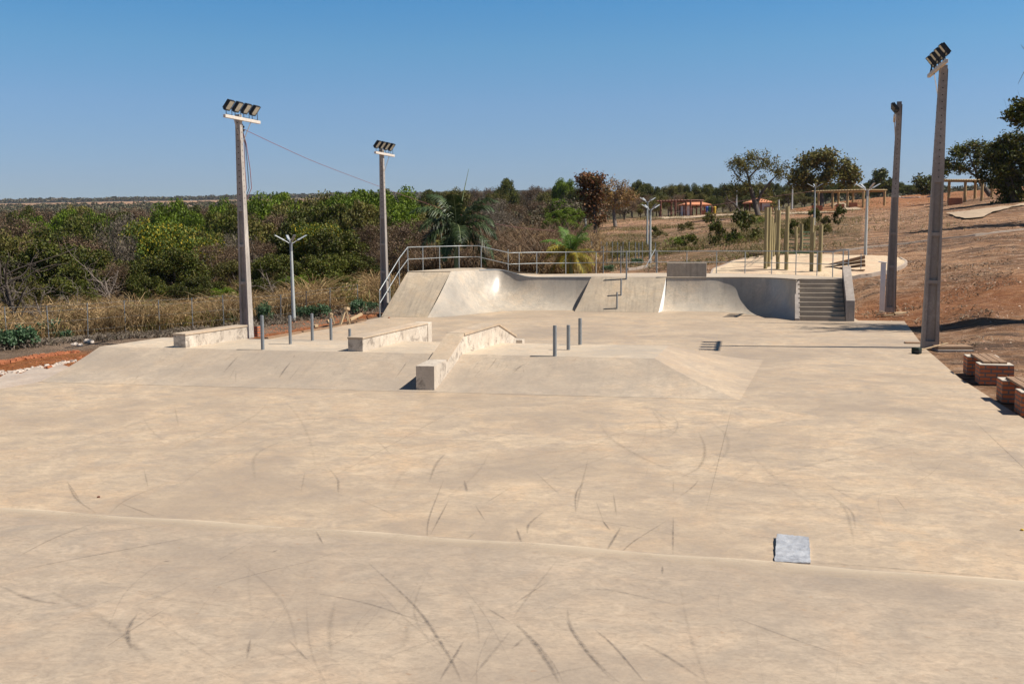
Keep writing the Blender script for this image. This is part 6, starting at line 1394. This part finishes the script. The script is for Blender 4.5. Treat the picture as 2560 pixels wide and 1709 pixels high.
branchy('dense_tree', b0, 'big dark dense tree filling the right edge above the curved path', [(b0, .4)] + TP(w, (2520, 460, .3), (2520, 420, .2)), [TP(w, (2520, 430, .2), (2490, 400, .1)), TP(w, (2520, 430, .2), (2550, 390, .1))],
 [(at(2500, 380, w), (1.6, 1.6, 1.3), 1.2), (at(2535, 360, w), (1.8, 1.8, 1.2), 1.2), (at(2490, 430, w), (1.5, 1.5, 1.3), 1.2), (at(2540, 420, w), (2.0, 2, 1.6), 1.6), (at(2560, 460, w), (2.2, 2, 1.5), 1.5), (at(2525, 490, w), (1.1, 1.1, 1.0), .8), (at(2580, 380, w), (1.6, 1.6, 1.6), 1), (at(2535, 510, w), (.8, .8, .7), .4)], L_dark, 13000, .17, seed=12, clr=.3)
w = 70; b0 = gat(2680, w)
branchy('overhanging_tree', b0, 'tree standing just outside the right edge whose leafy bough reaches in above the dense tree', [(b0, .35)] + TP(w, (2670, 400, .28), (2640, 300, .18)), [TP(w, (2640, 330, .15), (2580, 300, .08), (2545, 280, .05), (2525, 300, .02)), TP(w, (2640, 300, .14), (2590, 200, .07), (2565, 150, .03)), TP(w, (2640, 300, .14), (2620, 150, .07), (2600, 80, .03)), TP(w, (2590, 200, .05), (2560, 180, .03), (2545, 210, .01)), TP(w, (2590, 205, .05), (2562, 125, .02), (2552, 112, .01))],
 [(at(2548, 270, w), (.7, .7, .6), 1.0), (at(2560, 300, w), (.6, .8, .6), .8), (at(2530, 285, w), (.35, .4, .3), .4), (at(2600, 280, w), (1.2, 1.2, 1.0), 1), (at(2660, 250, w), (2, 2, 1.6), 1.5), (at(2690, 330, w), (3, 3, 1.4), 5), (at(2760, 320, w), (3, 3, 1.4), 4)], L_dark, 9000, .14, seed=13, clr=.2, twigs=2)
# bare tree beyond the right edge that throws the dappled shade on the floor by the steps
rng = np.random.default_rng(77)
tb = np.array([22.0, 38.4]); tz = hz1(*tb); base = np.array([tb[0], tb[1], tz]); root = empty('bare_tree', base, 0, 'leafless tree outside the right edge, seen by its shadow near the steps', 'tree')
m_ = MB(); m_.tube([(0, 0, -.3), (-.3, .1, 5.0), (-1.2, .1, 9.5), (-2, 0, 12)], [.35, .3, .22, .12], 8)
for k in range(18):
    s_ = np.array([-1.2 - .8 * k / 18, 0, 8.5 + 3.3 * k / 18]); e = np.array([rng.uniform(-8.6, -3.5), rng.uniform(-1.6, 2.2), s_[2] + rng.uniform(1.0, 3.2)]); md = (s_ + e) / 2 + rng.normal(0, .3, 3); m_.tube([s_, md, e], [.17, .12, .06], 6)
    for q in range(12):
        f = rng.uniform(.25, 1); s2 = s_ + (e - s_) * f; e2 = s2 + np.array([rng.normal(-.9, .8), rng.normal(0, .45), rng.uniform(-.1, 1.0)]); m_.tube([s2, (s2 + e2) / 2 + rng.normal(0, .1, 3), e2], [.07, .045, .022], 5)
        for q3 in range(3): s3 = s2 + (e2 - s2) * rng.uniform(.4, 1); e3 = s3 + rng.normal(0, .35, 3); m_.tube([s3, e3], [.035, .015], 4)
m_.build('trunk', M_bark, root)

# leafless tree at the far left -------------------------------------------------
def bare(u, w, vt, label, seed, n1=9, spread=1.3, r0=.13, mat=M_barkpale, name='bare_tree'):
    g = gat(u, w); top = at(u, vt, w)[2] - g[2]; rng = np.random.default_rng(seed); root = empty(name, g, 0, label, 'tree', 'leafless trees by the left fence'); m_ = MB()
    m_.tube([(0, 0, -.3), (-.1, 0, top * .25), (-.35, 0, top * .5), (-.5, 0, top * .7)], [r0, r0 * .8, r0 * .55, r0 * .3], 8)
    for k in range(n1):
        s_ = np.array([-.1 - .4 * k / n1, 0, top * (.15 + .5 * k / n1)]); a = rng.uniform(0, 6.28); l1 = spread * rng.uniform(.7, 1.6); pts_ = [s_]; d = np.array([math.cos(a), math.sin(a) * .6, rng.uniform(.3, 1.2)])
        for q in range(6): d = d + rng.normal(0, .28, 3) + np.array([0, 0, -.16 * (q > 2)]); pts_.append(pts_[-1] + d * l1 / 6)
        m_.tube(pts_, list(np.linspace(r0 * .38, .012, 7)), 6)
        for q in range(7):
            i = rng.integers(2, 7); s2 = pts_[i]; d2 = rng.normal(0, .5, 3) + np.array([0, 0, .2]); e2 = s2 + d2 * .5; m_.tube([s2, (s2 + e2) / 2 + rng.normal(0, .06, 3), e2, e2 + d2 * .3 + rng.normal(0, .1, 3)], [.014, .011, .008, .004], 4)
    m_.build('trunk', mat, root)
bare(38, 42, 590, 'leafless grey tree with long crooked limbs at the left edge behind the fence', 51, 18, 1.7, .11, M_bark)
bare(112, 43.5, 700, 'thin leafless sapling at the second fence post', 52, 6, .9, .06)
bare(190, 47, 700, 'thin pale leafless sapling between the second and third fence posts', 53, 5, .7, .05)
bare(285, 49, 650, 'leafless shrubby tree with hanging twigs in the gap of the dark trees', 54, 10, 1.0, .09)
bare(690, 50, 640, 'thin pale leafless sapling left of the four-armed lamp', 55, 5, .7, .05)

# ------------------------------------------------------------------ palms
def palm(u, w, vbase_w, crown_v, label, fronds, leafm, trunk_r, flen, name='palm_tree', spear=None, seed=3, leaflet=.5, trunkm=None, extra=None, lw=.035, droop=1.0):
    g = gat(u, w); c = at(u, crown_v, w); hh = c[2] - g[2]; rng = np.random.default_rng(seed); root = empty(name, g, 0, label, 'palm tree', 'palms behind the handrail')
    m_ = MB(); m_.tube([(0, 0, -.3), (0, 0, hh * .5), (0, 0, hh)], [trunk_r, trunk_r * 1.05, trunk_r * .7], 12); m_.build('trunk', trunkm or M_palmtrunk, root)
    for i in range(fronds):
        a = i * 2.39996 + rng.normal(0, .15); el = R_(72) - (i / fronds) * R_(100) + rng.normal(0, .08); L = flen * rng.uniform(.85, 1.1); n = 34
        if extra and i in extra: pass
        p = np.array([0, 0, hh]); d = np.array([math.cos(a) * math.cos(el), math.sin(a) * math.cos(el), math.sin(el)]); pts_ = [p.copy()]
        for k in range(n): d = d + np.array([0, 0, -.040 * droop * (.4 + k / n)]); d /= np.linalg.norm(d); p = p + d * L / n; pts_.append(p.copy())
        pts_ = np.array(pts_); V = []; Fq = []
        side0 = np.cross([math.cos(a), math.sin(a), 0], [0, 0, 1])
        for k in range(3, n + 1):
            t = pts_[k] - pts_[k - 1]; t /= np.linalg.norm(t); up = np.cross(side0, t)
            for q in range(2):
                for s_ in (-1, 1):
                    ll = leaflet * math.sin(math.pi * min(1, (k / n) * .85 + .12)) * rng.uniform(.8, 1.15); o0 = pts_[k] - t * q * L / n / 2
                    dd = side0 * s_ * .8 + t * .55 + up * rng.normal(.12, .22); dd /= np.linalg.norm(dd); tip = o0 + dd * ll + np.array([0, 0, -.38 * ll * droop]); mid = o0 + dd * ll * .55 + np.array([0, 0, -.06 * ll]); wv = t * lw
                    b = len(V); V += [o0 - wv * .6, o0 + wv * .6, mid + wv, mid - wv, tip, tip + wv * .1]; Fq += [(b, b + 1, b + 2, b + 3), (b + 3, b + 2, b + 5, b + 4)]
        me = raw_mesh('frond', np.array(V), np.array(Fq), leafm if not callable(leafm) else leafm(i)); fo = bpy.data.objects.new('frond', me); COL.objects.link(fo); fo.parent = root
        r_ = MB(); r_.tube(list(pts_), list(np.linspace(.035, .008, n + 1)), 5); r_.build('rachis', M_palmtrunk, fo)
    if spear:
        m_ = MB(); t = at(spear[0], spear[1], w) - g; m_.tube([(0, 0, hh - .2), tuple(np.array([0, 0, hh]) * .5 + t * .5), tuple(t)], [.05, .03, .008], 6); m_.build('spear_leaf', M_palmtrunk, root)
palm(1142, 55.5, 0, 566, 'large dark green palm with drooping feathery fronds behind the handrail', 17, L_palm, .13, 2.75, spear=(1172, 422), seed=3, leaflet=.72, droop=1.45, lw=.034)
palm(1428, 54, 0, 632, 'small palm with yellow lower fronds and a fresh green top behind the handrail', 20, lambda i: L_palmg if i < 6 else L_palmy, .08, 1.75, seed=4, leaflet=.5, lw=.016, droop=1.2)

# small clods, twigs and pebbles over the bare soil --------------------------------
def litter(name, label, n, ulo, uhi, dlo, dhi, s0, mat, seed, dens=None):
    pt, uu, dd = scatter(n, ulo, uhi, dlo, dhi, seed, dens); rng = np.random.default_rng(seed); n = len(pt); s = s0 * rng.lognormal(0, .45, n) * np.sqrt(np.maximum(dd, 20) / 30)
    T = np.array([[1, 0, 0], [-.5, .85, 0], [-.5, -.85, 0], [0, 0, .8]]); a = rng.uniform(0, 6.28, n); ca, sa = np.cos(a), np.sin(a); sx = rng.uniform(.7, 1.8, n)
    V = np.zeros((n, 4, 3)); 
    for i in range(4): x = T[i, 0] * sx; y = T[i, 1]; V[:, i, 0] = pt[:, 0] + (x * ca - y * sa) * s; V[:, i, 1] = pt[:, 1] + (x * sa + y * ca) * s; V[:, i, 2] = pt[:, 2] + T[i, 2] * s - .01
    base = np.arange(n)[:, None] * 4; Fq = np.concatenate([base + np.array([[0, 1, 3]]), base + np.array([[1, 2, 3]]), base + np.array([[2, 0, 3]])]); me = raw_mesh(name, V.reshape(-1, 3), Fq, mat)
    o = bpy.data.objects.new(name, me); COL.objects.link(o); return tag(o, label, 'soil clods', kind='stuff')
def offpark(u, d, x, y): return (park_out(x, y) > .25) * np.clip(.5 + bumps(x, y, .6, 40), .05, 1)
M_soilclod = plain('soil_clod', (.30, .17, .11), .95, 0, .4, 3, 0, 'World')
M_palepeb = plain('pale_pebble', (.50, .40, .31), .95, 0, .3, 3, 0, 'World')
litter('soil_clods', 'small reddish clods scattered over the bare soil', 12000, 1380, 2640, 24, 130, .020, M_soilclod, 61, offpark)
litter('pebbles', 'pale pebbles scattered over the bare soil', 2500, 1380, 2640, 24, 130, .018, M_palepeb, 62, offpark)
pt, _, _ = scatter(16000, 1400, 2640, 30, 110, 64, lambda u, d, x, y: offpark(u, d, x, y) * (bumps(x, y, .9, 65) > .02)); blades('dry_litter', 'dead twigs and dry leaf litter over the bare soil', pt, .09, leafmat('litter', [(.10, .07, .05), (.20, .14, .09), (.34, .25, .16)]), 66, .02, 2.2)
litter('soil_clods', 'clods on the turned earth along the left edge of the floor', 6000, -200, 950, 24, 48, .022, M_clod, 63, lambda u, d, x, y: (park_out(x, y) > .3) * (park_out(x, y) < 4))

# ------------------------------------------------------------------ haze
hb_ = MB(); hb_.box((0, 2000, 145), (10400, 5400, 330)); 
hm_ = bpy.data.materials.new('haze_air'); hm_.use_nodes = True; hn = hm_.node_tree; hn.nodes.clear(); ho_ = hn.nodes.new('ShaderNodeOutputMaterial'); hv = hn.nodes.new('ShaderNodeVolumePrincipled')
hv.inputs['Color'].default_value = (.72, .82, 1.0, 1); hv.inputs['Density'].default_value = .00006; hv.inputs['Anisotropy'].default_value = .2; hn.links.new(hv.outputs[0], ho_.inputs['Volume'])
hb_.build('haze', hm_, kind='stuff', label='thin pale blue haze over the far plain')

def chaff(name, label, pt, h, mat, seed, size, aspect):
    rng = np.random.default_rng(seed); C = pt + np.array([0, 0, 1]) * (h * rng.uniform(.1, 1, len(pt)) ** .8 * np.clip(1 + 1.0 * bumps(pt[:, 0], pt[:, 1], 1.3, seed), .3, 1.8))[:, None]
    me = cloud_mesh(name, C, None, size, mat, rng, up=.1, aspect=aspect); o = bpy.data.objects.new(name, me); COL.objects.link(o); return tag(o, label, 'grass', kind='stuff')
p2_, _, _ = scatter(70000, -250, 1010, 36, 64, 71, dn); chaff('dry_grass', 'broken dry stalks and seed heads among the dry grass', p2_, .95, L_straw, 72, .035, 5)
p2_, _, _ = scatter(26000, -250, 1010, 36, 64, 73, lambda u, d, x, y: dn(u, d, x, y) * (bumps(x, y, .8, 74) > .0)); chaff('green_grass', 'small green leaves among the dry grass', p2_, .6, L_olive, 75, .04, 3)
p2_, _, _ = scatter(60000, 980, 1500, 57, 95, 76, lambda u, d, x, y: np.clip(.5 + bumps(x, y, .6, 77), 0, 1) * (park_out(x, y) > 1) * (1 - .7 * (u > 1440))); chaff('dry_brush', 'dry leaves and stalks on the slope behind the handrail', p2_, 1.1, L_brown, 78, .05, 4)
p2_, _, _ = scatter(40000, 900, 1500, 57, 95, 79, lambda u, d, x, y: np.clip(.3 + bumps(x, y, .4, 80), 0, 1) * (park_out(x, y) > 1)); chaff('dry_grass', 'straw coloured stalks on the slope behind the handrail', p2_, .9, L_straw, 81, .04, 5)
